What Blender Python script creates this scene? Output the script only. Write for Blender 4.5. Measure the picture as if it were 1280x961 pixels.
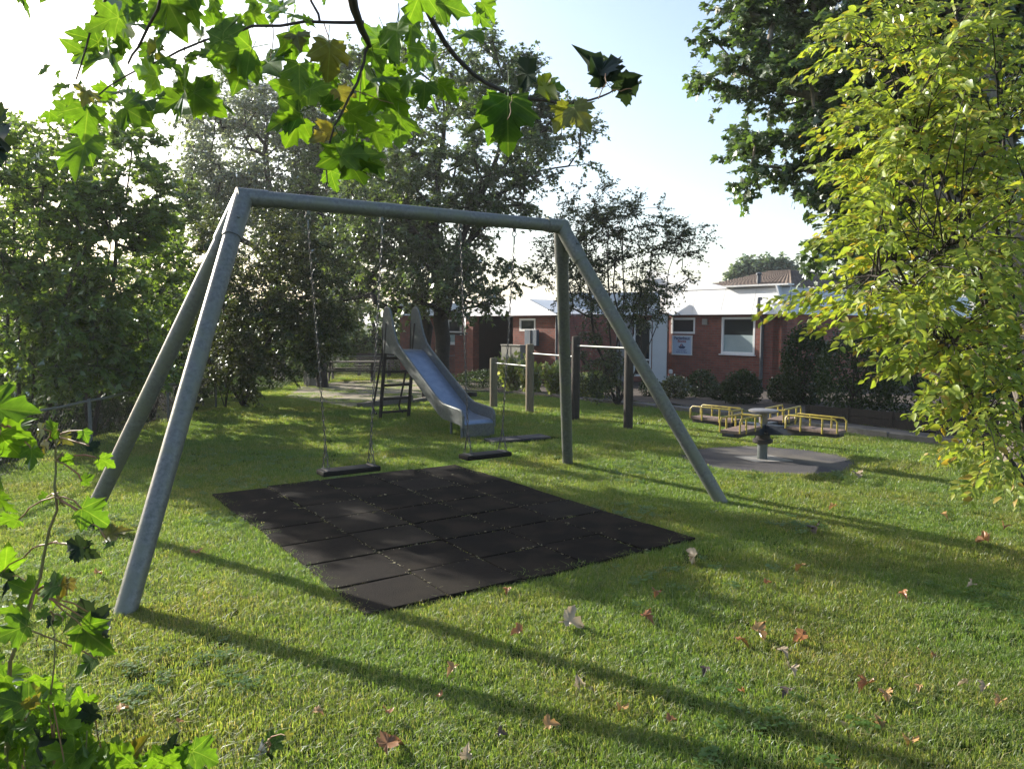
import bpy, bmesh, math, random
import numpy as np
from math import radians, sin, cos, pi, atan2, hypot, sqrt
from mathutils import Vector, Matrix
for o in list(bpy.data.objects): bpy.data.objects.remove(o)
SC = bpy.context.scene
COL = SC.collection
rng = np.random.default_rng(7)
random.seed(7)

# ------------------------------------------------------------------ camera
FPX, PITCH, ROLL, CAMH = 950.0, 0.0795, 0.003, 1.6
PW, PH = 1280, 961
_cp, _sp = cos(PITCH), sin(PITCH)
FWD = np.array([0, _cp, -_sp]); _r = np.array([1., 0, 0]); _u = np.array([0, _sp, _cp])
RGT = cos(ROLL)*_r + sin(ROLL)*_u
UPV = -sin(ROLL)*_r + cos(ROLL)*_u
cam = bpy.data.cameras.new('camera'); camo = bpy.data.objects.new('camera', cam); COL.objects.link(camo)
camo.matrix_world = Matrix(((RGT[0], UPV[0], -FWD[0], 0), (RGT[1], UPV[1], -FWD[1], 0), (RGT[2], UPV[2], -FWD[2], CAMH), (0, 0, 0, 1)))
cam.sensor_width = 36; cam.lens = 36*FPX/PW; cam.clip_start = 0.05; cam.clip_end = 3000
SC.camera = camo

# ------------------------------------------------------------------ light
SUN_EL = radians(22); SUN_AZ = radians(141)          # direction towards the sun, from +X
S = Vector((cos(SUN_AZ)*cos(SUN_EL), sin(SUN_AZ)*cos(SUN_EL), sin(SUN_EL)))
w = bpy.data.worlds.new('World'); SC.world = w; w.use_nodes = True
nt = w.node_tree; nt.nodes.clear()
sky = nt.nodes.new('ShaderNodeTexSky'); sky.sky_type = 'NISHITA'; sky.sun_disc = False
sky.sun_elevation = SUN_EL; sky.sun_rotation = pi/2-SUN_AZ
sky.air_density = 1.0; sky.dust_density = 2.2; sky.ozone_density = 1.0; sky.altitude = 50
bg = nt.nodes.new('ShaderNodeBackground'); bg.inputs[1].default_value = 0.125
wo = nt.nodes.new('ShaderNodeOutputWorld')
nt.links.new(sky.outputs[0], bg.inputs[0]); nt.links.new(bg.outputs[0], wo.inputs[0])
sl = bpy.data.lights.new('sun', 'SUN'); sl.energy = 5.0; sl.angle = radians(0.55); sl.color = (1.0, 0.93, 0.81)
so = bpy.data.objects.new('sun', sl); COL.objects.link(so); so.rotation_euler = S.to_track_quat('Z', 'Y').to_euler()
so.location = (-20, 16, 12)
SC.view_settings.view_transform = 'Standard'; SC.view_settings.look = 'None'; SC.view_settings.gamma = 1
SC.view_settings.exposure = 1.22
SC.render.engine = 'CYCLES'
SC.cycles.max_bounces = 6; SC.cycles.diffuse_bounces = 3; SC.cycles.glossy_bounces = 2; SC.cycles.transmission_bounces = 4
SC.cycles.transparent_max_bounces = 6

# ------------------------------------------------------------------ ground shape and pixel helpers
def sstep(t): t = np.clip(t, 0, 1); return t*t*(3-2*t)
def gz(x, y):
    x = np.asarray(x, float); y = np.asarray(y, float)
    z = -0.5*sstep((y-11.0)/14.0)
    z = z + 0.012*np.sin(x*1.3+y*.4)*np.sin(y*1.1-x*.3)*sstep((y-2)/2)
    z = z - 0.75*sstep((-5.6-x)/1.6)*sstep((y-3)/3)*sstep((16.5-y)/5)     # the bank falls away behind the wire fence
    return z
def ray(px, py): return FWD + RGT*(px-PW/2)/FPX - UPV*(py-PH/2)/FPX
def G(px, py):
    d = ray(px, py); t = 0.5; o = np.array([0, 0, CAMH])
    while t < 90:
        p = o+d*t
        if p[2] <= gz(p[0], p[1]): break
        t += 0.02
    return np.array([p[0], p[1], float(gz(p[0], p[1]))])
def Y(px, py, yd):
    d = ray(px, py); return np.array([0, 0, CAMH])+d*(yd/d[1])

# ------------------------------------------------------------------ tagging
def tag(o, label=None, cat=None, group=None, kind=None):
    if label: o['label'] = label
    if cat: o['category'] = cat
    if group: o['group'] = group
    if kind: o['kind'] = kind
    return o
def empty(name, loc, label, cat, group=None, rz=0.0):
    o = bpy.data.objects.new(name, None); COL.objects.link(o); o.location = loc; o.rotation_euler[2] = rz
    o.empty_display_size = 0.2
    return tag(o, label, cat, group)

# ------------------------------------------------------------------ mesh builder
class MB:
    def __init__(s): s.v = []; s.f = []; s.uv = None
    def add(s, vs, fs):
        n = len(s.v); s.v += [tuple(map(float, v)) for v in vs]; s.f += [tuple(i+n for i in f) for f in fs]; return s
    def box(s, c, size, rz=0.0, tilt=None):
        cx, cy, cz = c; a, b, h = size[0]/2, size[1]/2, size[2]/2
        M = Matrix.Rotation(rz, 3, 'Z')
        if tilt is not None: M = M @ tilt
        vs = []
        for z in (-h, h):
            for x, y in ((-a, -b), (a, -b), (a, b), (-a, b)):
                p = M @ Vector((x, y, z)); vs.append((cx+p.x, cy+p.y, cz+p.z))
        return s.add(vs, [(3, 2, 1, 0), (4, 5, 6, 7), (0, 1, 5, 4), (1, 2, 6, 5), (2, 3, 7, 6), (3, 0, 4, 7)])
    def tube(s, pts, r, seg=10, caps=True, closed=False):
        pts = [Vector(p) for p in pts]; n = len(pts)
        rs = r if hasattr(r, '__len__') else [r]*n
        prev = None; vs = []
        for i, p in enumerate(pts):
            if closed: t = pts[(i+1) % n]-pts[i-1]
            else: t = (pts[min(i+1, n-1)]-pts[max(i-1, 0)])
            t.normalize()
            if prev is None:
                a = Vector((0, 0, 1)) if abs(t.z) < .9 else Vector((1, 0, 0)); u = t.cross(a).normalized()
            else:
                u = prev - t*prev.dot(t); u.normalize()
            prev = u; q = t.cross(u)
            for k in range(seg):
                an = 2*pi*k/seg; vs.append(p+(u*cos(an)+q*sin(an))*rs[i])
        fs = []
        for i in range(n if closed else n-1):
            j = (i+1) % n
            for k in range(seg):
                fs.append((i*seg+k, i*seg+(k+1) % seg, j*seg+(k+1) % seg, j*seg+k))
        if caps and not closed:
            fs.append(tuple(range(seg))[::-1]); fs.append(tuple((n-1)*seg+k for k in range(seg)))
        return s.add(vs, fs)
    def lathe(s, prof, seg=20, c=(0, 0, 0)):
        vs = []; n = len(prof)
        for r_, z in prof:
            for k in range(seg):
                a = 2*pi*k/seg; vs.append((c[0]+r_*cos(a), c[1]+r_*sin(a), c[2]+z))
        fs = [(i*seg+k, i*seg+(k+1) % seg, (i+1)*seg+(k+1) % seg, (i+1)*seg+k) for i in range(n-1) for k in range(seg)]
        fs.append(tuple(range(seg))[::-1]); fs.append(tuple((n-1)*seg+k for k in range(seg)))
        return s.add(vs, fs)
    def prism(s, poly, fn, d0, d1):       # poly 2d, fn(u,v,d)->3d
        n = len(poly); vs = [fn(u, v, d0) for u, v in poly]+[fn(u, v, d1) for u, v in poly]
        fs = [tuple(range(n))[::-1], tuple(range(n, 2*n))]+[(i, (i+1) % n, n+(i+1) % n, n+i) for i in range(n)]
        return s.add(vs, fs)
    def build(s, name, mat, parent=None, bevel=0, smooth=False, loc=None):
        me = bpy.data.meshes.new(name); me.from_pydata(s.v, [], s.f)
        bm = bmesh.new(); bm.from_mesh(me); bmesh.ops.recalc_face_normals(bm, faces=bm.faces)
        if bevel:
            bmesh.ops.bevel(bm, geom=[e for e in bm.edges if len(e.link_faces) == 2 and e.calc_face_angle(0) > .5], offset=bevel, segments=2, affect='EDGES', profile=.6)
        bm.to_mesh(me); bm.free()
        if smooth:
            me.polygons.foreach_set('use_smooth', [True]*len(me.polygons))
            try: me.set_sharp_from_angle(angle=radians(40))
            except Exception: pass
        return obj(name, me, mat, parent, loc)
def obj(name, me, mat=None, parent=None, loc=None):
    o = bpy.data.objects.new(name, me); COL.objects.link(o)
    if mat is not None and not me.materials: me.materials.append(mat)
    if parent is not None:
        o.parent = parent
        # geometry is written in world metres; bring it into the parent's frame
        if loc is None: o.matrix_parent_inverse = wm(parent).inverted()
    if loc is not None: o.location = loc
    return o
def wm(o):
    m = Matrix.LocRotScale(o.location, o.rotation_euler, o.scale)
    return (wm(o.parent) @ o.matrix_parent_inverse @ m) if o.parent else m
def npmesh(name, V, F, attrs=None, smooth=False):
    """V (n,3), F (m,k) constant k"""
    me = bpy.data.meshes.new(name); V = np.asarray(V, np.float32); F = np.asarray(F, np.int32)
    me.vertices.add(len(V)); me.vertices.foreach_set('co', V.ravel())
    m, k = F.shape
    me.loops.add(m*k); me.loops.foreach_set('vertex_index', F.ravel())
    me.polygons.add(m); me.polygons.foreach_set('loop_start', np.arange(0, m*k, k, dtype=np.int32))
    if attrs:
        for nme, arr in attrs.items():
            a = me.attributes.new(nme, 'FLOAT', 'POINT'); a.data.foreach_set('value', np.asarray(arr, np.float32))
    me.update(calc_edges=True)
    if smooth: me.polygons.foreach_set('use_smooth', np.ones(m, bool))
    return me

# ------------------------------------------------------------------ materials
def nodes(name):
    m = bpy.data.materials.new(name); m.use_nodes = True; t = m.node_tree; t.nodes.clear()
    out = t.nodes.new('ShaderNodeOutputMaterial'); return m, t, out
def N(t, typ, **kw):
    n = t.nodes.new(typ)
    for k, v in kw.items():
        if k.startswith('i_'):
            k = k[2:]; n.inputs[int(k) if k.isdigit() else k.replace('_', ' ')].default_value = v
        else: setattr(n, k, v)
    return n
def ramp(t, stops, interp='LINEAR'):
    n = t.nodes.new('ShaderNodeValToRGB'); cr = n.color_ramp; cr.interpolation = interp
    while len(cr.elements) < len(stops): cr.elements.new(.5)
    for e, (p, c) in zip(cr.elements, stops): e.position = p; e.color = (*c, 1)
    return n
def surf(name, c1, c2=None, scale=5, rough=.7, metal=0, bump=0, bscale=None, detail=6, c3=None, scale3=1.5, amt3=.5, coord='Object', spec=.5, stretch=None):
    m, t, out = nodes(name); L = t.links.new
    b = N(t, 'ShaderNodeBsdfPrincipled'); b.inputs['Roughness'].default_value = rough; b.inputs['Metallic'].default_value = metal
    b.inputs['Specular IOR Level'].default_value = spec
    tc = N(t, 'ShaderNodeTexCoord'); src = tc.outputs[coord]
    if stretch:
        mp = N(t, 'ShaderNodeMapping'); mp.inputs['Scale'].default_value = stretch; L(src, mp.inputs[0]); src = mp.outputs[0]
    c2 = c2 or tuple(x*.75 for x in c1)
    n1 = N(t, 'ShaderNodeTexNoise', i_Scale=scale, i_Detail=detail, i_Roughness=.65); L(src, n1.inputs['Vector'])
    r = ramp(t, [(.32, c2), (.68, c1)]); L(n1.outputs[0], r.inputs[0]); col = r.outputs[0]
    if c3:
        n2 = N(t, 'ShaderNodeTexNoise', i_Scale=scale3, i_Detail=4); L(src, n2.inputs['Vector'])
        r2 = ramp(t, [(.45, (0, 0, 0)), (.62, (amt3,)*3)]); L(n2.outputs[0], r2.inputs[0])
        mx = N(t, 'ShaderNodeMixRGB'); L(r2.outputs[0], mx.inputs[0]); L(col, mx.inputs[1]); mx.inputs[2].default_value = (*c3, 1); col = mx.outputs[0]
    L(col, b.inputs['Base Color'])
    if bump:
        n3 = N(t, 'ShaderNodeTexNoise', i_Scale=bscale or scale*4, i_Detail=5); L(src, n3.inputs['Vector'])
        bp = N(t, 'ShaderNodeBump', i_Strength=bump, i_Distance=.01); L(n3.outputs[0], bp.inputs['Height']); L(bp.outputs[0], b.inputs['Normal'])
    L(b.outputs[0], out.inputs[0]); return m
def leafmat(name, cols, trans=(1.5, 1.6, .55), tamt=.45, gloss=.06, src='attr', rough=.35, world=None, veins=False):
    m, t, out = nodes(name); L = t.links.new
    if src == 'attr': a = N(t, 'ShaderNodeAttribute', attribute_name='tint'); fac = a.outputs['Fac']
    else: a = N(t, 'ShaderNodeObjectInfo'); fac = a.outputs['Random']
    n = len(cols); r = ramp(t, [(i/(n-1), c) for i, c in enumerate(cols)]); L(fac, r.inputs[0]); col = r.outputs[0]
    if world:
        ge = N(t, 'ShaderNodeNewGeometry'); no = N(t, 'ShaderNodeTexNoise', i_Scale=world[1], i_Detail=3); L(ge.outputs['Position'], no.inputs['Vector'])
        rr = ramp(t, [(.42, (0, 0, 0)), (.66, (1, 1, 1))]); L(no.outputs[0], rr.inputs[0])
        mx = N(t, 'ShaderNodeMixRGB'); L(rr.outputs[0], mx.inputs[0]); L(col, mx.inputs[1]); mx2 = N(t, 'ShaderNodeMixRGB', blend_type='MULTIPLY'); mx2.inputs[0].default_value = 1
        L(col, mx2.inputs[1]); mx2.inputs[2].default_value = (*world[0], 1); L(mx2.outputs[0], mx.inputs[2]); col = mx.outputs[0]
    if veins:
        tc = N(t, 'ShaderNodeTexCoord'); sx = N(t, 'ShaderNodeSeparateXYZ'); L(tc.outputs['Object'], sx.inputs[0])
        def mt(op, a, b=None):
            n_ = N(t, 'ShaderNodeMath', operation=op)
            for i_, v_ in ((0, a), (1, b)):
                if v_ is None: continue
                if isinstance(v_, (int, float)): n_.inputs[i_].default_value = v_
                else: L(v_, n_.inputs[i_])
            return n_.outputs[0]
        ax = mt('ABSOLUTE', sx.outputs[0]); yy = sx.outputs[1]; best = None
        for an in (0, 1.03, 1.75):
            dd = mt('ABSOLUTE', mt('SUBTRACT', mt('MULTIPLY', ax, cos(an)), mt('MULTIPLY', yy, sin(an))))
            al = mt('ADD', mt('MULTIPLY', ax, sin(an)), mt('MULTIPLY', yy, cos(an)))
            dd = mt('ADD', dd, mt('MULTIPLY', mt('LESS_THAN', al, 0), 1)); best = dd if best is None else mt('MINIMUM', best, dd)
        # side veins: fine herringbone on |x|-y
        hb = mt('ABSOLUTE', mt('SINE', mt('MULTIPLY', mt('SUBTRACT', yy, mt('MULTIPLY', ax, .8)), 42))); hbm = mt('MULTIPLY', mt('LESS_THAN', hb, .14), .35)
        vm = mt('MAXIMUM', mt('LESS_THAN', best, .011), hbm); vx = N(t, 'ShaderNodeMixRGB'); L(mt('MULTIPLY', vm, .5), vx.inputs[0]); L(col, vx.inputs[1]); vx.inputs[2].default_value = (.22, .28, .08, 1)
        nb = N(t, 'ShaderNodeTexNoise', i_Scale=5, i_Detail=4); L(tc.outputs['Object'], nb.inputs['Vector']); rb = ramp(t, [(.3, (.7, .72, .7)), (.7, (1.15, 1.12, 1.1))]); L(nb.outputs[0], rb.inputs[0])
        vy = N(t, 'ShaderNodeMixRGB', blend_type='MULTIPLY'); vy.inputs[0].default_value = 1; L(vx.outputs[0], vy.inputs[1]); L(rb.outputs[0], vy.inputs[2]); col = vy.outputs[0]
    d = N(t, 'ShaderNodeBsdfDiffuse'); L(col, d.inputs[0])
    mu = N(t, 'ShaderNodeMixRGB', blend_type='MULTIPLY'); mu.inputs[0].default_value = 1; L(col, mu.inputs[1]); mu.inputs[2].default_value = (*trans, 1)
    tr = N(t, 'ShaderNodeBsdfTranslucent'); L(mu.outputs[0], tr.inputs[0])
    ms = N(t, 'ShaderNodeMixShader'); ms.inputs[0].default_value = tamt; L(d.outputs[0], ms.inputs[1]); L(tr.outputs[0], ms.inputs[2])
    gl = N(t, 'ShaderNodeBsdfGlossy'); gl.inputs['Roughness'].default_value = rough; gl.inputs[0].default_value = (.9, .95, 1, 1)
    lw = N(t, 'ShaderNodeLayerWeight', i_Blend=.3)
    mm = N(t, 'ShaderNodeMath', operation='MULTIPLY'); L(lw.outputs['Fresnel'], mm.inputs[0]); mm.inputs[1].default_value = gloss*5
    ad = N(t, 'ShaderNodeMath', operation='ADD', use_clamp=True); L(mm.outputs[0], ad.inputs[0]); ad.inputs[1].default_value = gloss*.3
    m2 = N(t, 'ShaderNodeMixShader'); L(ad.outputs[0], m2.inputs[0]); L(ms.outputs[0], m2.inputs[1]); L(gl.outputs[0], m2.inputs[2])
    L(m2.outputs[0], out.inputs[0]); return m

M = {}
M['galv'] = surf('galvanised_steel', (.20, .205, .20), (.10, .105, .10), scale=38, rough=.46, metal=.3, bump=.12, bscale=60, c3=(.16, .17, .13), scale3=7, amt3=.8)
M['galv_dark'] = surf('weathered_galvanised_steel', (.15, .165, .17), (.09, .10, .10), scale=20, rough=.5, metal=.4, bump=.1, c3=(.12, .14, .12), scale3=4)
M['slide_bed'] = surf('sky_tinted_steel_bed', (.23, .29, .39), (.16, .21, .30), scale=9, rough=.36, metal=.6, bump=.03)  # blue of the reflected sky is put into the steel colour
M['rubber'] = surf('rubber_tile', (.008, .0065, .006), (.004, .0035, .0033), scale=7, rough=.9, bump=.7, bscale=180, c3=(.028, .022, .016), scale3=3.2, amt3=.6, coord='Object', spec=.08)
M['rubber2'] = surf('brown_rubber_tile', (.014, .011, .009), (.008, .0065, .006), scale=26, rough=.8, bump=.7, bscale=180, c3=(.024, .02, .014), scale3=3, amt3=.6, spec=.08)
M['blackrub'] = surf('black_rubber', (.006, .006, .007), rough=.6, bump=.1, bscale=60, spec=.2)
M['chain'] = surf('chain_steel', (.16, .16, .16), (.06, .05, .05), scale=60, rough=.45, metal=.7)
M['oldwood'] = surf('grey_round_timber', (.26, .19, .12), (.13, .10, .065), scale=9, rough=.85, bump=.5, bscale=30, stretch=(6, 6, .6), c3=(.10, .12, .07), scale3=1.2)
M['darkwood'] = surf('dark_timber', (.045, .035, .026), (.022, .018, .014), scale=10, rough=.85, bump=.4, stretch=(5, 5, .7))
M['plank'] = surf('grey_plank', (.16, .14, .115), (.08, .07, .055), scale=8, rough=.9, bump=.4, stretch=(1, 6, 6))
M['yellow'] = surf('yellow_paint', (.48, .38, .05), (.36, .27, .04), scale=14, rough=.42, bump=.05, c3=(.16, .12, .08), scale3=22, amt3=.5)
M['seatwood'] = surf('brown_seat_board', (.22, .15, .12), (.13, .09, .07), scale=12, rough=.7, stretch=(5, 1, 1))
M['blue_iron'] = surf('dark_blue_iron', (.03, .045, .075), (.02, .025, .035), scale=9, rough=.5, bump=.1)
M['black_iron'] = surf('black_iron', (.02, .02, .022), (.035, .025, .02), scale=14, rough=.55, bump=.1)
M['greymetal'] = surf('grey_painted_disc', (.22, .20, .19), (.14, .13, .12), scale=12, rough=.4, metal=.3)
M['asphalt'] = surf('rubber_crumb_disc', (.065, .06, .065), (.04, .037, .04), scale=50, rough=.92, bump=.7, bscale=140, c3=(.14, .125, .10), scale3=1.6, amt3=.6)
M['paving'] = surf('grey_paving', (.12, .11, .10), (.075, .07, .065), scale=6, rough=.9, bump=.4, bscale=60)
M['kerb'] = surf('concrete_kerb', (.18, .165, .145), (.11, .10, .09), scale=10, rough=.9, bump=.3)
M['sand'] = surf('sand_and_bark', (.30, .25, .18), (.17, .135, .09), scale=9, rough=.95, bump=1, bscale=30, c3=(.09, .11, .035), scale3=1.6, amt3=.9)
M['white'] = surf('white_fascia_panel', (.66, .68, .70), (.58, .60, .62), scale=1.4, rough=.5, bump=.02)
M['white_frame'] = surf('white_window_frame', (.80, .80, .80), (.75, .75, .75), rough=.35)
M['greywall'] = surf('grey_rendered_wall', (.33, .33, .34), (.27, .27, .28), rough=.8)
M['concrete'] = surf('pale_concrete', (.36, .34, .31), (.24, .23, .21), scale=9, rough=.9, bump=.3)
M['greybox'] = surf('grey_metal_cabinet', (.26, .26, .23), (.2, .2, .18), scale=4, rough=.6)
M['bluebox'] = surf('blue_grey_board', (.07, .11, .16), (.05, .08, .12), scale=4, rough=.6)
M['pipe'] = surf('zinc_downpipe', (.11, .12, .14), (.07, .08, .09), scale=9, rough=.5, metal=.4)
M['darkboard_shade'] = surf('dark_brown_board_and_shade', (.022, .016, .014), (.012, .01, .01), rough=.5)  # dark boards, also shade painted in the recess and the bin mouth
M['blind'] = surf('pale_blind', (.36, .44, .45), (.30, .38, .39), scale=2, rough=.8)
M['soil'] = surf('bed_soil', (.055, .038, .026), (.03, .02, .014), scale=12, rough=.95, bump=.8)
M['bark'] = surf('grey_brown_bark', (.085, .068, .052), (.035, .028, .022), scale=14, rough=.9, bump=.9, bscale=30, stretch=(3, 3, .7))
M['bark_dark'] = surf('dark_bark', (.045, .036, .03), (.02, .017, .014), scale=14, rough=.9, bump=.7, bscale=30)
M['bark_pale'] = surf('pale_maple_bark', (.30, .25, .20), (.13, .11, .09), scale=9, rough=.9, bump=1, bscale=24, stretch=(2.5, 2.5, .8))
M['twig'] = surf('dark_twig', (.055, .035, .032), (.03, .022, .02), scale=30, rough=.7)
M['greenstem'] = surf('green_stem', (.16, .20, .06), (.22, .12, .06), scale=14, rough=.6)
M['redstem'] = surf('red_leaf_stalk', (.30, .10, .06), (.26, .20, .08), scale=18, rough=.6)

def brickmat():
    m, t, out = nodes('red_brick'); L = t.links.new
    uv = N(t, 'ShaderNodeUVMap'); b = N(t, 'ShaderNodeTexBrick')
    b.offset = .5; b.inputs['Scale'].default_value = 1; b.inputs['Brick Width'].default_value = .25; b.inputs['Row Height'].default_value = .0833
    b.inputs['Mortar Size'].default_value = .010; b.inputs['Mortar Smooth'].default_value = .2; b.inputs['Bias'].default_value = 0
    b.inputs['Color1'].default_value = (.25, .075, .050, 1); b.inputs['Color2'].default_value = (.18, .05, .036, 1); b.inputs['Mortar'].default_value = (.13, .10, .09, 1)
    L(uv.outputs[0], b.inputs['Vector'])
    n = N(t, 'ShaderNodeTexNoise', i_Scale=3, i_Detail=6); L(uv.outputs[0], n.inputs['Vector'])
    mx = N(t, 'ShaderNodeMixRGB', blend_type='MULTIPLY'); mx.inputs[0].default_value = .5; L(b.outputs[0], mx.inputs[1])
    r = ramp(t, [(.3, (.55, .5, .5)), (.7, (1.2, 1.1, 1.1))]); L(n.outputs[0], r.inputs[0]); L(r.outputs[0], mx.inputs[2])
    p = N(t, 'ShaderNodeBsdfPrincipled'); p.inputs['Roughness'].default_value = .85; L(mx.outputs[0], p.inputs['Base Color'])
    bp = N(t, 'ShaderNodeBump', i_Strength=.6, i_Distance=.01, invert=True); L(b.outputs['Fac'], bp.inputs['Height']); L(bp.outputs[0], p.inputs['Normal'])
    L(p.outputs[0], out.inputs[0]); return m
M['brick'] = brickmat()
def glassmat():
    m, t, out = nodes('window_glass'); p = N(t, 'ShaderNodeBsdfPrincipled')
    p.inputs['Base Color'].default_value = (.02, .025, .028, 1); p.inputs['Roughness'].default_value = .04; p.inputs['Specular IOR Level'].default_value = .6
    t.links.new(p.outputs[0], out.inputs[0]); return m
M['glass'] = glassmat()
M['rooftile'] = surf('brown_roof_tile', (.20, .15, .12), (.11, .08, .065), scale=3, rough=.8, bump=.2)

def groundmat():
    m, t, out = nodes('lawn_ground'); L = t.links.new
    ge = N(t, 'ShaderNodeNewGeometry')
    n1 = N(t, 'ShaderNodeTexNoise', i_Scale=1.2, i_Detail=8, i_Roughness=.7); L(ge.outputs['Position'], n1.inputs['Vector'])
    n2 = N(t, 'ShaderNodeTexNoise', i_Scale=45, i_Detail=5, i_Roughness=.7); L(ge.outputs['Position'], n2.inputs['Vector'])
    r1 = ramp(t, [(.35, (.03, .055, .012)), (.6, (.045, .07, .016)), (.75, (.08, .075, .03))]); L(n1.outputs[0], r1.inputs[0])
    r2 = ramp(t, [(.3, (.45, .45, .4)), (.7, (1.25, 1.3, 1.1))]); L(n2.outputs[0], r2.inputs[0])
    mx = N(t, 'ShaderNodeMixRGB', blend_type='MULTIPLY'); mx.inputs[0].default_value = 1; L(r1.outputs[0], mx.inputs[1]); L(r2.outputs[0], mx.inputs[2])
    d = N(t, 'ShaderNodeBsdfDiffuse'); L(mx.outputs[0], d.inputs[0])
    bp = N(t, 'ShaderNodeBump', i_Strength=1, i_Distance=.04); L(n2.outputs[0], bp.inputs['Height']); L(bp.outputs[0], d.inputs['Normal'])
    L(d.outputs[0], out.inputs[0]); return m
M['ground'] = groundmat()

# leaves
M['lf_maple_near'] = leafmat('near_maple_leaf', [(.05, .10, .018), (.08, .15, .02), (.11, .19, .022), (.06, .12, .02)], trans=(1.7, 1.9, .45), tamt=.5, src='obj', gloss=.02, rough=.45, veins=True)
M['lf_yellow'] = leafmat('yellowing_leaf', [(.20, .20, .03), (.17, .13, .03), (.13, .18, .03)], trans=(1.3, 1.3, .5), tamt=.45, src='obj', veins=True)
M['lf_darkcurl'] = leafmat('curled_dark_leaf', [(.02, .035, .02), (.03, .045, .03)], tamt=.25, src='obj', gloss=.01, rough=.5)
M['lf_shrub_o'] = leafmat('yellow_green_leaf', [(.17, .23, .05), (.23, .30, .06), (.28, .34, .065), (.20, .27, .05), (.33, .34, .06), (.24, .31, .06)], trans=(1.5, 1.55, .6), tamt=.5, src='obj', gloss=.035, rough=.45)
M['lf_shrub'] = leafmat('yellow_green_foliage', [(.17, .23, .05), (.23, .30, .06), (.28, .34, .065), (.19, .26, .05), (.26, .32, .06), (.33, .34, .06), (.24, .30, .06), (.38, .25, .05)], trans=(1.5, 1.55, .6), tamt=.5, gloss=.035, rough=.45)
M['lf_dark'] = leafmat('dark_maple_foliage', [(.045, .08, .028), (.07, .115, .038), (.10, .155, .048)], trans=(1.8, 1.9, .7), tamt=.45, gloss=.10, rough=.4)
M['lf_dark_o'] = leafmat('dark_maple_leaf', [(.045, .08, .028), (.07, .115, .038), (.10, .155, .048)], trans=(1.8, 1.9, .7), tamt=.45, gloss=.10, rough=.4, src='obj')
M['lf_mid'] = leafmat('mid_green_foliage', [(.06, .09, .03), (.09, .13, .04), (.13, .17, .05)], trans=(1.8, 1.9, .7), tamt=.5)
M['lf_back'] = leafmat('backlit_dark_foliage', [(.05, .08, .03), (.08, .115, .04), (.11, .15, .05)], trans=(1.8, 1.9, .8), tamt=.5, gloss=.08, rough=.4)
M['lf_left'] = leafmat('bright_maple_foliage', [(.07, .115, .03), (.115, .175, .04), (.17, .225, .055)], trans=(1.8, 1.9, .6), tamt=.55)
M['lf_willow'] = leafmat('haze_paled_foliage', [(.13, .16, .10), (.17, .20, .12), (.19, .22, .11)], trans=(1.7, 1.8, 1.1), tamt=.6, gloss=.16, rough=.4)  # leaf colours lightened to imitate haze in front of the tree
M['lf_olive'] = leafmat('olive_foliage', [(.035, .05, .016), (.055, .075, .022), (.08, .10, .028), (.10, .105, .03)], trans=(1.6, 1.6, .5), tamt=.35)
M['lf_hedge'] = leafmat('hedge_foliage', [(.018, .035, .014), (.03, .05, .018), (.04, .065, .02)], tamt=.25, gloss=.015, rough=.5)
M['lf_far'] = leafmat('far_haze_foliage', [(.12, .17, .12), (.16, .21, .15)], tamt=.3)  # pale leaf tones stand in for haze over the distance
M['lf_flower'] = leafmat('flower_bed_foliage', [(.14, .19, .05), (.24, .28, .09), (.20, .24, .07), (.55, .52, .42)], tamt=.4)
M['lf_weed'] = leafmat('weed_leaf', [(.08, .15, .03), (.11, .20, .04), (.13, .22, .05)], trans=(1.7, 1.8, .6), tamt=.5)
M['grass'] = leafmat('grass_blade', [(.085, .145, .032), (.120, .195, .044), (.175, .24, .064), (.32, .30, .16)], trans=(1.5, 1.62, .7), tamt=.55, gloss=.010, rough=.5, world=((1.4, 1.06, 1.15), .9))
M['dead_rust'] = leafmat('rust_dead_leaf', [(.30, .13, .05), (.38, .18, .06), (.26, .13, .06)], trans=(1.2, 1, .6), tamt=.25, src='obj')
M['dead_tan'] = leafmat('tan_dead_leaf', [(.42, .26, .11), (.50, .30, .11), (.36, .23, .11)], trans=(1.2, 1, .8), tamt=.25, src='obj')
M['dead_pale'] = leafmat('pale_dead_leaf', [(.38, .30, .20), (.44, .36, .25)], trans=(1.1, 1, .9), tamt=.25, src='obj')
M['dead_dark'] = leafmat('dark_dead_leaf', [(.06, .045, .035), (.12, .09, .07)], trans=(1.1, 1, .9), tamt=.15, src='obj')

# ------------------------------------------------------------------ leaf templates (tip along +y, normal +z, length 1)
def maple_template(curl=.25, fold=.12, full=True):
    if full:
        half = [(0, 0), (.10, -.09), (.24, -.09), (.40, -.10), (.36, .02), (.44, .09), (.43, .17), (.62, .37), (.50, .38), (.50, .50), (.39, .47), (.29, .44), (.23, .47), (.25, .57), (.31, .67), (.20, .72), (.13, .85), (0, 1.0)]
    else:
        half = [(0, 0), (.34, -.10), (.32, .08), (.60, .35), (.42, .46), (.24, .43), (.26, .66), (0, 1.0)]
    pts = half+[(-x, y) for x, y in half[-2:0:-1]]
    V = [(0, .22)]+pts; V = np.array(V, float)
    r = np.hypot(V[:, 0], V[:, 1]-.22)
    z = -curl*r**2+fold*np.abs(V[:, 0])
    V3 = np.c_[V, z]; n = len(pts)
    F = np.array([(0, 1+i, 1+(i+1) % n) for i in range(n)])
    return V3, F
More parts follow.
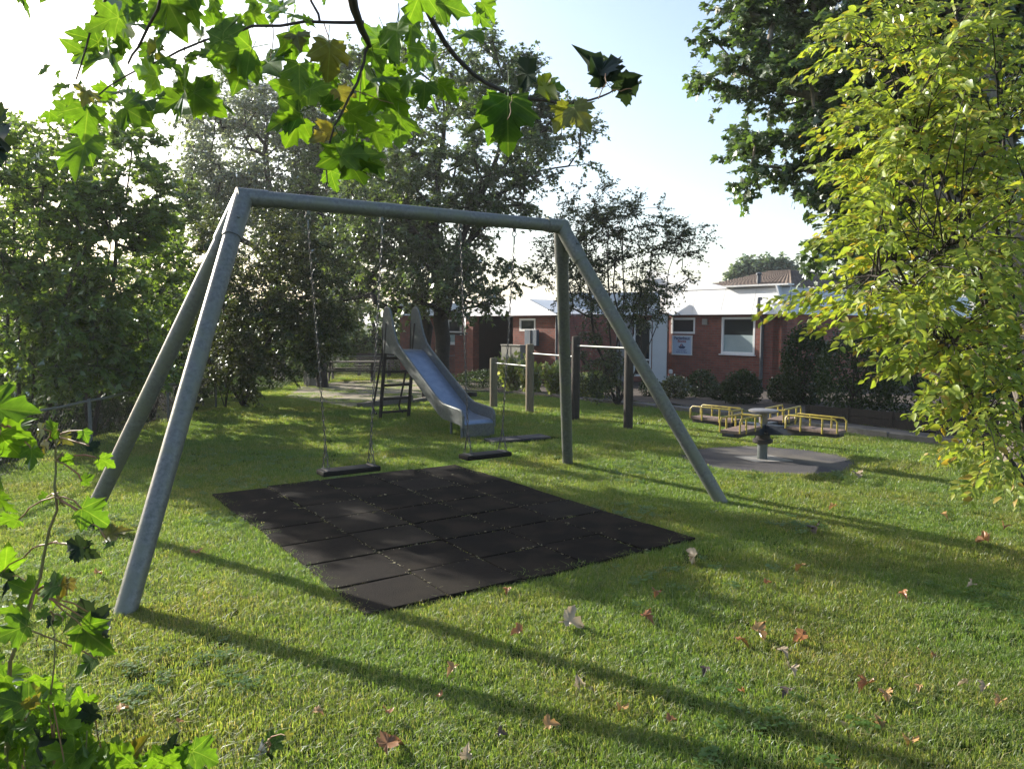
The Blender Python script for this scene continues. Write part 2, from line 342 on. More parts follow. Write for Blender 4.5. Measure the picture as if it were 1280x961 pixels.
def ovate_template(wd=.28, curl=.2, fold=.2):
    half = [(0, 0), (wd*.75, .22), (wd, .48), (wd*.62, .78), (0, 1)]
    P = [(0, 0), (0, .35), (0, .7), (0, 1), (wd*.8, .22), (wd, .5), (wd*.55, .8), (-wd*.8, .22), (-wd, .5), (-wd*.55, .8)]
    V = np.array([(x, y, abs(x)*fold*2-curl*y*y) for x, y in P])
    F = np.array([(0, 4, 1), (4, 5, 1), (1, 5, 2), (5, 6, 2), (2, 6, 3), (0, 1, 7), (7, 1, 8), (1, 2, 8), (8, 2, 9), (2, 3, 9)])
    return V, F
def quad_template(wd=.32):
    V = np.array([(0, 0, 0), (wd, .45, .06), (0, 1, -.1), (-wd, .45, .06)]); F = np.array([(0, 1, 3), (1, 2, 3)]); return V, F
def star_template():    # a far maple leaf, ragged
    V = np.array([(0, 0, 0), (.5, .2, .05), (.2, .45, .02), (0, 1, -.12), (-.2, .45, .02), (-.5, .2, .05)]); F = np.array([(0, 1, 2), (0, 2, 4), (2, 3, 4), (0, 4, 5)]); return V, F
T_MAPLE = maple_template(); T_MAPLE_S = maple_template(full=False); T_OV = ovate_template(); T_Q = quad_template(); T_STAR = star_template()
T_OVW = ovate_template(wd=.33)

def unit(a): return a/np.maximum(np.linalg.norm(a, axis=-1, keepdims=True), 1e-9)
def leaf_frames(T, Nn):
    T = unit(T); B = unit(np.cross(T, Nn)); Nn = np.cross(B, T); return B, T, Nn
def leaves_mesh(name, P, T, Nn, size, tmpl, tint=None):
    V0, F0 = tmpl; B, T, Nn = leaf_frames(T, Nn); n = len(P)
    size = np.broadcast_to(size, (n,))
    V = P[:, None, :]+size[:, None, None]*(V0[None, :, 0, None]*B[:, None, :]+V0[None, :, 1, None]*T[:, None, :]+V0[None, :, 2, None]*Nn[:, None, :])
    k = len(V0); F = (F0[None]+(np.arange(n)*k)[:, None, None]).reshape(-1, F0.shape[1])
    tint = rng.random(n) if tint is None else tint
    return npmesh(name, V.reshape(-1, 3), F, {'tint': np.repeat(tint, k)})
def tmpl_mesh(name, tmpl, mat, petiole=0, variants=3, jitter=.05, bend=None):
    out = []
    for i in range(variants):
        V, F = tmpl; V = V.copy(); r = np.random.default_rng(50+i)
        V += r.normal(0, jitter, V.shape)*np.array([.4, .4, 1])
        if bend: V[:, 2] += bend*(i+.5)/variants*np.abs(V[:, 0])**1.3-.25*bend*(V[:, 1]**2)*(i % 2)
        F = [tuple(f) for f in F]; VV = [tuple(v) for v in V]
        if petiole:
            n = len(VV); w_ = .011
            for y, z in ((0, 0), (-petiole*.5, .02), (-petiole, .08)):
                VV += [(w_, y, z), (-w_*.5, y, z+w_), (-w_*.5, y, z-w_)]
            for a in range(2):
                for b in range(3): F.append((n+a*3+b, n+a*3+(b+1) % 3, n+a*3+3+(b+1) % 3, n+a*3+3+b))
        me = bpy.data.meshes.new(name); me.from_pydata(VV, [], F); me.materials.append(mat); me.polygons.foreach_set('use_smooth', [True]*len(me.polygons)); out.append(me)
    return out
def leaf_object(name, me, p, T, Nn, size, parent):
    B, T, Nn = leaf_frames(np.array([T], float), np.array([Nn], float)); B, T, Nn = B[0], T[0], Nn[0]
    o = bpy.data.objects.new(name, me); COL.objects.link(o)
    mat = Matrix(((B[0], T[0], Nn[0], p[0]), (B[1], T[1], Nn[1], p[1]), (B[2], T[2], Nn[2], p[2]), (0, 0, 0, 1))) @ Matrix.Diagonal((size, size, size, 1))
    if parent is not None:
        o.parent = parent; mat = wm(parent).inverted() @ mat
    o.matrix_basis = mat
    return o

# ------------------------------------------------------------------ trees
def edges_mesh(name, A, B, ra, rb, seg=6):
    """tapered tubes, one per edge, built in one go"""
    A = np.asarray(A, float); B = np.asarray(B, float); ra = np.asarray(ra); rb = np.asarray(rb); n = len(A)
    t = unit(B-A); h = np.where(np.abs(t[:, 2:3]) < .9, np.array([[0, 0, 1.]]), np.array([[1., 0, 0]])); u = unit(np.cross(t, h)); q = np.cross(t, u)
    an = np.arange(seg)*2*pi/seg
    ring = u[:, None, :]*np.cos(an)[None, :, None]+q[:, None, :]*np.sin(an)[None, :, None]
    ext = t*np.minimum(ra, rb)[:, None]*.25
    V = np.concatenate([(A-ext)[:, None]+ring*ra[:, None, None], (B+ext)[:, None]+ring*rb[:, None, None]], 1).reshape(-1, 3)
    k = np.arange(seg); f = np.stack([k, (k+1) % seg, (k+1) % seg+seg, k+seg], 1)
    F = (f[None]+(np.arange(n)*2*seg)[:, None, None]).reshape(-1, 4)
    return npmesh(name, V, F, smooth=True)

def skeleton(leaders, clusters, step=.45, jit=.06, seed=1, upbias=.5):
    """leaders: list of polylines from the ground; clusters attached greedily"""
    r = np.random.default_rng(seed); P = []; par = []; dist = []
    lead_end = []
    for pl in leaders:
        prev = -1; pl = [np.array(p, float) for p in pl]
        if P:
            dd = np.linalg.norm(np.array(P)-pl[0], axis=1); prev = int(np.argmin(dd)); pl = [P[prev]]+pl[1:] if dd[prev] < .35 else [P[prev]]+pl
        for a, b in zip(pl[:-1], pl[1:]):
            n = max(1, int(np.linalg.norm(b-a)/step))
            for i in range(0 if prev == -1 else 1, n+1):
                q = a+(b-a)*i/n+(r.normal(0, jit*.5, 3) if 0 < i else 0)
                P.append(q); par.append(prev); dist.append(0 if prev < 0 else dist[prev]+np.linalg.norm(q-P[prev])); prev = len(P)-1
    base = P[0]; order = np.argsort(np.linalg.norm(clusters-base, axis=1)); ends = []
    for c in clusters[order]:
        PA = np.array(P); d = np.linalg.norm(PA-c, axis=1)
        low = np.maximum(0, PA[:, 2]-c[2]+.1)            # prefer to come from below
        cost = d+.18*np.array(dist)+upbias*low+np.where(PA[:, 2] < base[2]+.9, 1.5, 0)
        j = int(np.argmin(cost)); prev = j; a = P[j]; n = max(1, int(d[j]/step)); L_ = d[j]
        sag = np.array([0, 0, .12*L_])
        for i in range(1, n+1):
            tt = i/n; q = a+(c-a)*tt+sag*4*tt*(1-tt)*.5+(r.normal(0, jit, 3) if i < n else 0)
            P.append(q); par.append(prev); dist.append(dist[prev]+np.linalg.norm(q-P[prev])); prev = len(P)-1
        ends.append(prev)
    par = np.array(par); P = np.array(P); cnt = np.zeros(len(P)); cnt[ends] += 1
    for i in range(len(P)-1, -1, -1):
        if par[i] >= 0: cnt[par[i]] += cnt[i]
    return P, par, np.maximum(cnt, .6), ends
def sample_crown(ells, n, seed, shell=.55, zmin=None, cut=None):
    r = np.random.default_rng(seed); vol = np.array([e[3]*e[4]*e[5] for e in ells]); vol = vol/vol.sum(); out = []
    while len(out) < n:
        e = ells[r.choice(len(ells), p=vol)]; d = r.normal(size=3); d /= np.linalg.norm(d); q = r.random()**(1/3*shell)
        p = np.array(e[:3])+d*q*np.array(e[3:6])
        if zmin is not None and p[2] < zmin: continue
        if cut is not None and cut(p): continue
        out.append(p)
    return np.array(out)
def twig_leaves(C, out_dir, n_tw, n_lf, tl, seed, droop=.25, planar=.0):
    """leaves along short twigs at each cluster centre; returns leaf positions, tip dirs, normals, and twig edges"""
    r = np.random.default_rng(seed); nC = len(C)
    D = unit(r.normal(size=(nC, n_tw, 3))*np.array([1, 1, .6])+out_dir[:, None, :]*.7)
    A = np.repeat(C[:, None], n_tw, 1); Lh = tl*(.5+.8*r.random((nC, n_tw, 1))); Bp = A+D*Lh; Bp[..., 2] -= droop*Lh[..., 0]*.6
    t = r.random((nC, n_tw, n_lf, 1))**.8
    P = A[:, :, None]+(Bp-A)[:, :, None]*t+r.normal(0, tl*.05, (nC, n_tw, n_lf, 3))
    side = unit(np.cross(D, np.array([0, 0, 1.])))[:, :, None]*np.where(r.random((nC, n_tw, n_lf, 1)) > .5, 1, -1)
    T = unit(D[:, :, None]*.6+side*.8+r.normal(0, .35, P.shape)+np.array([0, 0, -droop]))
    Nn = unit(np.array([0, 0, 1.])+r.normal(0, .55, P.shape))
    return P.reshape(-1, 3), T.reshape(-1, 3), Nn.reshape(-1, 3), A.reshape(-1, 3), Bp.reshape(-1, 3)
def visible(P, margin=60):
    d = P-np.array([0, 0, CAMH]); z = d@FWD; x = PW/2+FPX*(d@RGT)/z; y = PH/2-FPX*(d@UPV)/z
    return (z > .1) & (x > -margin) & (x < PW+margin) & (y > -margin) & (y < PH+margin), z
def tree(name, label, cat, base, leaders, ells, nclus, n_tw, n_lf, tl, lsize, tmpl, lmat, bmat, seed, r0=.012, rexp=.48, group=None, zmin=None, trunk_r=None, droop=.25,
         step=.45, shell=.55, cut=None, single=0, single_mat=None, single_tmpl=None, jit=.06, upbias=.5, foliage_name='foliage'):
    base = np.array(base, float); root = empty(name, base, label, cat, group)
    C = sample_crown(ells, nclus, seed, shell, zmin, cut)
    P, par, cnt, ends = skeleton(leaders, C, step, jit, seed, upbias)
    i = np.where(par >= 0)[0]; rad = r0*cnt**rexp
    if trunk_r:
        rad = trunk_r*(cnt/cnt.max())**rexp; rad = np.maximum(rad, r0*.6)
    big = rad[i] > max(.03, .35*rad.max())
    ib = i[big]; is_ = i[~big]
    if len(ib): obj('trunk', edges_mesh('trunk', P[par[ib]], P[ib], rad[par[ib]]*.98, rad[ib], 9), bmat, root)
    cen = np.mean(C, axis=0); od = unit(C-cen)
    LP, LT, LN, TA, TB = twig_leaves(C, od, n_tw, n_lf, tl, seed+1, droop)
    EA = np.concatenate([P[par[is_]], TA]); EB = np.concatenate([P[is_], TB])
    # a branch leaves its parent at its own radius, not at the parent's
    ra = np.minimum(rad[par[is_]], rad[is_]*1.35)
    tr = r0*.45
    br = obj('branch', edges_mesh('branch', EA, EB, np.concatenate([ra, np.full(len(TA), tr)]), np.concatenate([rad[is_], np.full(len(TA), tr*.5)]), 5), bmat, root)
    br['kind'] = 'stuff'
    r = np.random.default_rng(seed+5); sz = lsize*(.65+.6*r.random(len(LP)))
    # tint: clumps share a tone, leaves vary within it
    ct = r.random(len(C)); tint = np.clip(np.repeat(ct, n_tw*n_lf)*.6+r.random(len(LP))*.5-.05, 0, 1)
    keep = np.ones(len(LP), bool)
    if single:
        vis, z = visible(LP, 5); z = np.where(vis, z, 1e9); idx = np.argsort(z/sz)[:single]; keep[idx] = False
        ms = tmpl_mesh('leaf', single_tmpl or tmpl, single_mat, petiole=.25)
        for j in idx: leaf_object('leaf', ms[j % len(ms)], LP[j], LT[j], LN[j], sz[j], root)
    fo = obj(foliage_name, leaves_mesh('foliage', LP[keep], LT[keep], LN[keep], sz[keep], tmpl, tint[keep]), lmat, root)
    fo['kind'] = 'stuff'
    return root
def bush(name, label, cat, base, ells, n, lsize, tmpl, lmat, seed, group=None, core=True, stems=6, ragged=.12):
    """dense clipped or rounded shrub: leaves through a thick shell, with real stems inside"""
    r = np.random.default_rng(seed); root = empty(name, base, label, cat, group); base = np.array(base, float)
    vol = np.array([e[3]*e[4]*e[5] for e in ells])**.67; vol /= vol.sum(); which = r.choice(len(ells), n, p=vol)
    E_ = np.array([e[:6] for e in ells])[which]; d = unit(r.normal(size=(n, 3))); q = (.72+.30*r.random((n, 1)))*(1+ragged*np.sin(d[:, :1]*7+d[:, 1:2]*9+E_[:, :1]*3)*np.cos(d[:, 2:3]*8))
    P = E_[:, :3]+d*q*E_[:, 3:6]; P = P[P[:, 2] > base[2]+.02]; d = d[:len(P)]
    n = len(P); T = unit(d*.6+r.normal(0, .6, (n, 3))); Nn = unit(d+r.normal(0, .6, (n, 3)))
    fo = obj('foliage', leaves_mesh('foliage', P, T, Nn, lsize*(.6+.7*r.random(n)), tmpl), lmat, root); fo['kind'] = 'stuff'
    A = []; B = []
    for e in ells:
        for k in range(stems):
            a = np.array([e[0]+r.normal(0, .06), e[1]+r.normal(0, .06), base[2]-.02]); dd = unit(r.normal(size=3)*np.array([1, 1, .4])+np.array([0, 0, .8]))
            mid = np.array(e[:3]); b = mid+dd*.7*np.array(e[3:6]); A += [a, mid*.6+a*.4]; B += [mid*.6+a*.4, b]
    st = obj('stem', edges_mesh('stem', A, B, np.full(len(A), .016), np.full(len(A), .009), 5), M['bark_dark'], root); st['kind'] = 'stuff'
    return root
#%%PART2
# ================================================================== GROUND
def axis(lo, hi, fine0, fine1, st, far):
    a = list(np.arange(fine0, fine1+1e-6, st)); x = fine0; s = st
    while x > lo: s *= 1.35; x -= s; a.insert(0, x)
    x = fine1; s = st
    while x < hi: s *= 1.35; x += s; a.append(x)
    return np.array(a)
gx = axis(-1500, 1500, -14, 16, .25, 0); gy = axis(-300, 2500, -4, 30, .25, 0)
XX, YY = np.meshgrid(gx, gy); ZZ = gz(XX, YY)
Vg = np.c_[XX.ravel(), YY.ravel(), ZZ.ravel()]; nx = len(gx); ny = len(gy)
ii, jj = np.meshgrid(np.arange(nx-1), np.arange(ny-1)); k0 = (jj*nx+ii).ravel()
ground = tag(obj('ground', npmesh('ground', Vg, np.c_[k0, k0+1, k0+nx+1, k0+nx], smooth=True), M['ground']), kind='structure')

def inpoly(px, py, poly):
    px = np.asarray(px); py = np.asarray(py); c = np.zeros(px.shape, bool); n = len(poly)
    for i in range(n):
        x0, y0 = poly[i]; x1, y1 = poly[(i+1) % n]
        t = ((y0 > py) != (y1 > py)); c ^= t & (px < (x1-x0)*(py-y0)/((y1-y0) if y1 != y0 else 1e-9)+x0)
    return c
def drape(name, poly, off, mat, res=.15, bumpy=0, thick=.0):
    """a sheet cut from a fine grid, its rim vertices pulled onto the outline, lying `off` above the ground"""
    poly = [tuple(p[:2]) for p in poly]; xs = [p[0] for p in poly]; ys = [p[1] for p in poly]
    X = np.arange(min(xs)-res, max(xs)+2*res, res); Yy = np.arange(min(ys)-res, max(ys)+2*res, res)
    A, B = np.meshgrid(X, Yy); nx = len(X); cx = A[:-1, :-1]+res/2; cy = B[:-1, :-1]+res/2; m = inpoly(cx, cy, poly)
    j, i = np.where(m); k = j*nx+i; F = np.c_[k, k+1, k+nx+1, k+nx]
    V = np.c_[A.ravel(), B.ravel()]
    used = np.unique(F); cnt = np.bincount(F.ravel(), minlength=len(V)); rim = used[cnt[used] < 4]
    PA = np.array(poly); PB = np.roll(PA, -1, 0)
    for q in rim:
        p = V[q]; d = PB-PA; t = np.clip(((p-PA)*d).sum(1)/(d*d).sum(1), 0, 1); c = PA+d*t[:, None]; V[q] = c[np.argmin(((c-p)**2).sum(1))]
    Z = gz(V[:, 0], V[:, 1])+off
    if bumpy: Z = Z+bumpy*np.sin(V[:, 0]*5)*np.sin(V[:, 1]*6+1)
    remap = -np.ones(len(V), int); remap[used] = np.arange(len(used))
    return obj(name, npmesh(name, np.c_[V, Z][used], remap[F], smooth=True), mat)
def strip(pts, wd):
    P = np.array([p[:2] for p in pts], float); out = []
    # smooth the centre line
    for _ in range(2):
        Q = [P[0]]
        for a, b in zip(P[:-1], P[1:]): Q += [a*.75+b*.25, a*.25+b*.75]
        P = np.array(Q+[P[-1]])
    T = np.gradient(P, axis=0); T = T/np.linalg.norm(T, axis=1, keepdims=True); Nn = np.c_[-T[:, 1], T[:, 0]]
    return P, Nn, [tuple(p) for p in P+Nn*wd/2]+[tuple(p) for p in (P-Nn*wd/2)[::-1]]

NOGRASS = []
# garden path in front of the building
pc = [G(575, 489), G(640, 491), G(700, 495), G(760, 503), G(850, 512), G(930, 519), G(1010, 529), G(1110, 543), G(1230, 556)]
pP, pN, ppoly = strip(pc, .95)
tag(drape('path', ppoly, .022, M['paving'], .1), kind='structure'); NOGRASS.append(ppoly)
def kerb(name, P, zo, w_, h_, mat, parent=None, seglen=1.0, piece='kerb_stone'):
    root = bpy.data.objects.new(name, None); COL.objects.link(root); root.location = (P[0][0], P[0][1], 0); root['kind'] = 'structure'
    L_ = np.r_[0, np.cumsum(np.linalg.norm(np.diff(P, axis=0), axis=1))]; n = max(1, int(L_[-1]/seglen))
    for i in range(n):
        s0, s1 = L_[-1]*i/n, L_[-1]*(i+1)/n-.015
        a = np.array([np.interp(s0, L_, P[:, 0]), np.interp(s0, L_, P[:, 1])]); b = np.array([np.interp(s1, L_, P[:, 0]), np.interp(s1, L_, P[:, 1])])
        c = (a+b)/2; d = b-a; mb = MB(); mb.box((c[0], c[1], float(gz(*c))+zo+random.uniform(-.006, .006)), (np.linalg.norm(d), w_, h_), atan2(d[1], d[0])+random.uniform(-.01, .01))
        mb.build(piece, mat, root, bevel=.008)
    return root
kerb('path_kerb', pP-pN*.50, .02, .06, .16, M['kerb'])
# planted bed between path and house
bed = [tuple(p) for p in (pP+pN*.53)[:-1]] if (pP+pN*.53)[3][1] > pP[3][1] else [tuple(p) for p in (pP-pN*.53)[:-1]]
bedpoly = bed+[(13, 20), (14, 26), (9, 26), (5.5, 29.5), (1, 27.5), (-2.5, 27.0), (-2.4, 21.5)]
tag(drape('planting_bed', bedpoly, .03, M['soil'], .2, bumpy=.02), kind='structure'); NOGRASS.append(bedpoly)
# sandpit and bare earth
sandpoly = [tuple(G(*q)[:2]) for q in [(372, 484), (430, 477), (500, 474), (572, 476), (580, 484), (560, 497), (500, 503), (450, 507), (440, 511), (400, 504), (352, 497)]]
tag(drape('sand', sandpoly, .012, M['sand'], .15, bumpy=.008), kind='structure'); NOGRASS.append(sandpoly)
# rubber crumb round under the see-saw carousel
CC = np.array([2.97, 8.92])
discpoly = [(CC[0]+.06+1.05*cos(a)*(1+.03*sin(3*a)+.012*sin(11*a)), CC[1]+.03+1.05*sin(a)*(1+.02*cos(5*a)+.012*sin(13*a))) for a in np.linspace(0, 2*pi, 48, endpoint=False)]
tag(drape('safety_surface', discpoly, .008, M['asphalt'], .04), kind='structure'); NOGRASS.append([(CC[0]+(x-CC[0])*(.965+.012*sin(7*x+5*y)), CC[1]+(y-CC[1])*(.965+.012*cos(6*x))) for x, y in discpoly])
padpoly = [(CC[0]+x*.24-y*.08, CC[1]+y*.2+x*.04) for x, y in ((-1, -1), (1, -1.1), (1.1, 1), (-.9, 1))]
tag(drape('concrete_footing', padpoly, .013, M['concrete'], .05), kind='structure')

# ================================================================== RUBBER MAT
MY = .6
mu_ = np.array([cos(MY), sin(MY)]); mv_ = np.array([sin(MY), -cos(MY)])      # mv points from the back edge to the front edge
MC = np.array([-.71, 6.22]); MW, ML = 2.60, 3.54
mat_root = empty('rubber_mat', (MC[0], MC[1], float(gz(*MC))), 'black rubber tile mat laid in the grass under the two swings', 'rubber mat')
nu, nv = 5, 7
mr = np.random.default_rng(3)
rowoff = mr.normal(0, .008, nu)
for a in range(nu):
    for b in range(nv):
        u = (a-(nu-1)/2)*MW/nu; v = (b-(nv-1)/2)*ML/nv+rowoff[a]
        c = MC+mu_*u+mv_*v+mr.normal(0, .004, 2); sx, sy = MW/nu-.006-mr.random()*.004, ML/nv-.006-mr.random()*.005
        if a == 0 and b == nv-1: sy *= .9; c = c-mv_*.025
        mb = MB(); tl = Matrix.Rotation(mr.normal(0, .003), 3, 'X') @ Matrix.Rotation(mr.normal(0, .003), 3, 'Y')
        mb.box((c[0], c[1], float(gz(*c))+.006+mr.normal(0, .0012)), (sx, sy, .045), MY+mr.normal(0, .008), tl)
        t = mb.build('tile', M['rubber2'] if (mr.random() < .22 or (a == 0 and b > 3)) else M['rubber'], mat_root, bevel=.004)
matpoly = [tuple(MC+mu_*MW/2*sx+mv_*ML/2*sy) for sx, sy in ((-1, -1), (1, -1), (1, 1), (-1, 1))]
NOGRASS.append([tuple(MC+mu_*(MW/2+.005)*sx+mv_*(ML/2+.005)*sy) for sx, sy in ((-1, -1), (1, -1), (1, 1), (-1, 1))])

# ================================================================== SWING FRAME
LA = np.array([-1.93, 5.54, 2.5]); RA = np.array([.45, 7.13, 2.5]); bd = (RA-LA)/np.linalg.norm(RA-LA)
LN = np.array([-2.12, 4.05, 0]); LF = np.array([-3.37, 5.92, 0]); RN = np.array([1.89, 6.75, 0]); RF = np.array([.64, 8.61, 0])
fr = empty('swing_set', ((LA[0]+RA[0])/2, (LA[1]+RA[1])/2, 0), 'galvanised steel A-frame with four splayed tube legs holding two swings', 'swing frame')
MB().tube([LA+bd*.02, LA+bd*.9, LA+bd*1.9, RA-bd*.02], .058, 20).build('crossbar', M['galv'], fr, smooth=True)
for ap, feet, sg in ((LA, (LN, LF), 1), (RA, (RN, RF), -1)):
    fit = MB()
    for ft in feet:
        d = (ft-ap)/np.linalg.norm(ft-ap); ft2 = ft.copy(); ft2[2] = gz(ft[0], ft[1])-.12; ft2 += d*0
        leg = MB().tube([ap+d*.22, ft+d*.12], .060, 20).build('leg', M['galv'], fr, smooth=True)
        fit.tube([ap-d*.055, ap-d*.03, ap+d*.02, ap+d*.36], [.030, .062, .0685, .0685], 20)
        sd = np.cross(d, bd); sd /= np.linalg.norm(sd)
        if sd[1] > 0: sd = -sd
        bp = ap+d*.22+sd*.066
        fit.tube([bp, bp+sd*.014], .014, 6)
    fit.tube([ap-bd*.05*sg, ap+bd*.17*sg], .0655, 20)
    fit.build('corner_fitting', M['galv'], fr, smooth=True)

def link_verts(c, ax, side, L_=.046, W_=.022, r=.0035, seg=10, ms=5):
    """one oval chain link"""
    up = np.cross(ax, side); V = []
    for i in range(seg):
        a = 2*pi*i/seg; cy = (L_/2-W_/2)*(1 if cos(a) > 0 else -1)*(abs(cos(a)) > .2)
        cpt = c+ax*(cy+cos(a)*(W_/2-r))+side*sin(a)*(W_/2-r); rad = unit(ax*cos(a)+side*sin(a))
        for k in range(ms):
            b = 2*pi*k/ms; V.append(cpt+rad*cos(b)*r+up*sin(b)*r)
    F = [(i*ms+k, i*ms+(k+1) % ms, ((i+1) % seg)*ms+(k+1) % ms, ((i+1) % seg)*ms+k) for i in range(seg) for k in range(ms)]
    return V, F
def chain_run(mb, a, b, pitch=.038):
    a = np.array(a, float); b = np.array(b, float); L_ = np.linalg.norm(b-a); ax = (b-a)/L_; n = max(1, round(L_/pitch))
    s1 = unit(np.cross(ax, np.array([.3, .9, .1]))); s2 = np.cross(ax, s1)
    for i in range(n):
        V, F = link_verts(a+ax*L_*(i+.5)/n, ax, unit(s1*.7+s2*.7) if i % 2 else unit(s1*.7-s2*.7)); mb.add(V, F)
    return mb
def swing(label, s0, s1, q0, q1):
    """s0,s1 chain positions along the bar; q0,q1 along it at the seat"""
    t0, t1 = LA+bd*s0, LA+bd*s1; e0, e1 = LA+bd*q0, LA+bd*q1; e0[2] = e1[2] = .46
    c = (e0+e1)/2; root = empty('swing', c, label, 'swing', 'swings hanging from the steel frame')
    nrm = np.array([bd[1], -bd[0], 0])
    for a, e in ((t0, e0), (t1, e1)):
        hg = MB(); hg.tube([a+np.array([0, 0, -.055]), a+np.array([0, 0, -.085])], .016, 8)
        ring = [a+np.array([0, 0, -.105])+bd*.022*cos(k*pi/5)+np.array([0, 0, .022])*sin(k*pi/5) for k in range(10)]
        hg.tube(ring, .005, 6, closed=True); hg.tube([a+np.array([0, 0, -.127]), a+np.array([0, 0, -.19])], .008, 6)
        hg.build('hanger', M['galv'], root, smooth=True)
        ch = MB(); top = a+np.array([0, 0, -.19]); vv = e+np.array([0, 0, .20]); chain_run(ch, top, vv)
        for sg in (-1, 1): chain_run(ch, vv, e+nrm*sg*.062+np.array([0, 0, .012]))
        o = ch.build('chain', M['chain'], root, smooth=True); o['kind'] = 'stuff'
    L_ = np.linalg.norm(e1-e0)+.10; wv = .165
    yaw = atan2(bd[1], bd[0])
    se = MB().box((c[0], c[1], .44), (L_, wv, .042), yaw).build('seat', M['blackrub'], root, bevel=.012, smooth=True)
    for sg in (-1, 1):
        rb = MB()
        for k in (-.006, .008): p = c+nrm*sg*(wv/2); rb.box((p[0], p[1], .44+k), (L_-.03, .006, .004), yaw)
        rb.build('seat_rib', M['blackrub'], root)
    for e in (e0, e1):
        cl = MB(); cl.box((e[0], e[1], .462), (.03, wv-.02, .008), yaw); cl.build('seat_clamp', M['chain'], root, bevel=.003)
    return root
swing('black rubber swing seat on chains, the left and nearer of the two', .47, 1.07, .575, .955)
swing('black rubber swing seat on chains, the right one in front of the slide', 1.79, 2.34, 1.86, 2.22)

# ================================================================== SLIDE
SX = np.array([-.46, 10.62]); sd_ = np.array([.56, -.83]); sd_ /= np.linalg.norm(sd_); sp_ = np.array([-sd_[1], sd_[0]])   # sd_: downhill, sp_: to the right seen from below
zs = float(gz(*SX))
slide = empty('playground_slide', (SX[0], SX[1], zs), 'metal playground slide with sky-tinted blue-grey steel chute, tall side guards and ladder', 'slide')
def SP(s, l, z):     # s metres uphill from the lip, l sideways, z above ground at the lip
    p = SX-sd_*s+sp_*l; return (p[0], p[1], zs+z)
bed_prof = [(0, .20), (.04, .235), (.12, .25), (.55, .28), (.68, .325), (.85, .42), (2.02, 1.10), (2.12, 1.15), (2.22, 1.165), (2.62, 1.165)]
def bed_z(s): return float(np.interp(s, [p[0] for p in bed_prof], [p[1] for p in bed_prof]))
def rail_h(s): return float(np.interp(s, [0, .04, .5, .8, 1.9, 2.06, 2.16, 2.25, 2.32, 2.37, 2.43, 2.50, 2.56, 2.6], [.10, .14, .15, .14, .13, .15, .24, .41, .60, .665, .69, .69, .665, .58]))
WCH = .235
mb = MB(); n = len(bed_prof); fine = [0, .02, .05, .12, .3, .5, .58, .66, .75, .85, 1.2, 1.6, 2.02, 2.08, 2.14, 2.22, 2.4, 2.6]
vs = []
for s_ in fine:
    for l in (-WCH, WCH): vs.append(SP(s_, l, bed_z(s_)))
for s_ in fine:
    for l in (-WCH, WCH): vs.append(SP(s_, l, bed_z(s_)-.012))
nf = len(fine); fs = [(2*i, 2*i+1, 2*i+3, 2*i+2) for i in range(nf-1)]+[(2*nf+2*i+2, 2*nf+2*i+3, 2*nf+2*i+1, 2*nf+2*i) for i in range(nf-1)]
fs += [(0, 2*nf, 2*nf+1, 1)]
MB().add(vs, fs).build('chute_bed', M['slide_bed'], slide, smooth=True)
lip = MB(); lip.add([SP(0, -WCH, .20), SP(0, WCH, .20), SP(.02, WCH, .0), SP(.02, -WCH, .0), SP(.04, -WCH, .2), SP(.04, WCH, .2), SP(.06, WCH, 0), SP(.06, -WCH, 0)],
        [(0, 1, 2, 3), (7, 6, 5, 4), (0, 3, 7, 4), (1, 5, 6, 2), (0, 4, 5, 1)]).build('exit_plate', M['galv'], slide)
fs_ = list(np.linspace(0, 2.6, 60))
for sgn in (-1, 1):
    vs = []
    for s_ in fs_:
        zt = bed_z(s_)+rail_h(s_); zb = bed_z(s_)-.06
        for l in (sgn*(WCH+.004), sgn*(WCH+.040)):
            vs += [SP(s_, l, zb), SP(s_, l, zt)]
    f = []
    for i in range(len(fs_)-1):
        a = 4*i; b = a+4
        f += [(a, a+1, b+1, b), (a+2, b+2, b+3, a+3), (a+1, a+3, b+3, b+1), (a, b, b+2, a+2)]
    f += [(0, 2, 3, 1), (4*len(fs_)-4, 4*len(fs_)-3, 4*len(fs_)-1, 4*len(fs_)-2)]
    MB().add(vs, f).build('side_guard', M['galv_dark'], slide)
    # rolled top edge
    MB().tube([SP(s_, sgn*(WCH+.022), bed_z(s_)+rail_h(s_)+.004) for s_ in fs_], .017, 8).build('guard_rim', M['galv_dark'], slide, smooth=True)
    MB().tube([SP(.05, sgn*(WCH+.022), .30), SP(.04, sgn*(WCH+.022), -.05)], .02, 8).build('support_leg', M['galv_dark'], slide, smooth=True)
    MB().tube([SP(.42, sgn*(WCH-.02), .24), SP(.42, sgn*(WCH-.02), -.05)], .018, 8).build('support_leg', M['galv_dark'], slide, smooth=True)
pl = MB(); c = SP(2.42, 0, 1.135); pl.box(c, (2*WCH, .42, .035), atan2(sp_[1], sp_[0])); pl.build('platform', M['galv_dark'], slide, bevel=.004)
lad_g = float(gz(*(SX-sd_*2.78)))-zs
for sgn in (-1, 1):     # ladder stiles (front pair) and the straight back pair
    MB().tube([SP(2.46, sgn*(WCH+.02), 1.60), SP(2.56, sgn*(WCH+.02), 1.13), SP(2.78, sgn*(WCH+.03), lad_g-.05)], .03, 10).build('ladder_stile', M['darkwood'], slide, smooth=True)
    MB().tube([SP(2.62, sgn*(WCH+.02), 1.62), SP(2.66, sgn*(WCH+.02), 1.15), SP(3.10, sgn*(WCH+.01), lad_g+.18), SP(3.04, sgn*(WCH+.01), lad_g+.09), SP(2.96, sgn*(WCH+.01), lad_g+.08)], .017, 8).build('ladder_brace', M['black_iron'], slide, smooth=True)
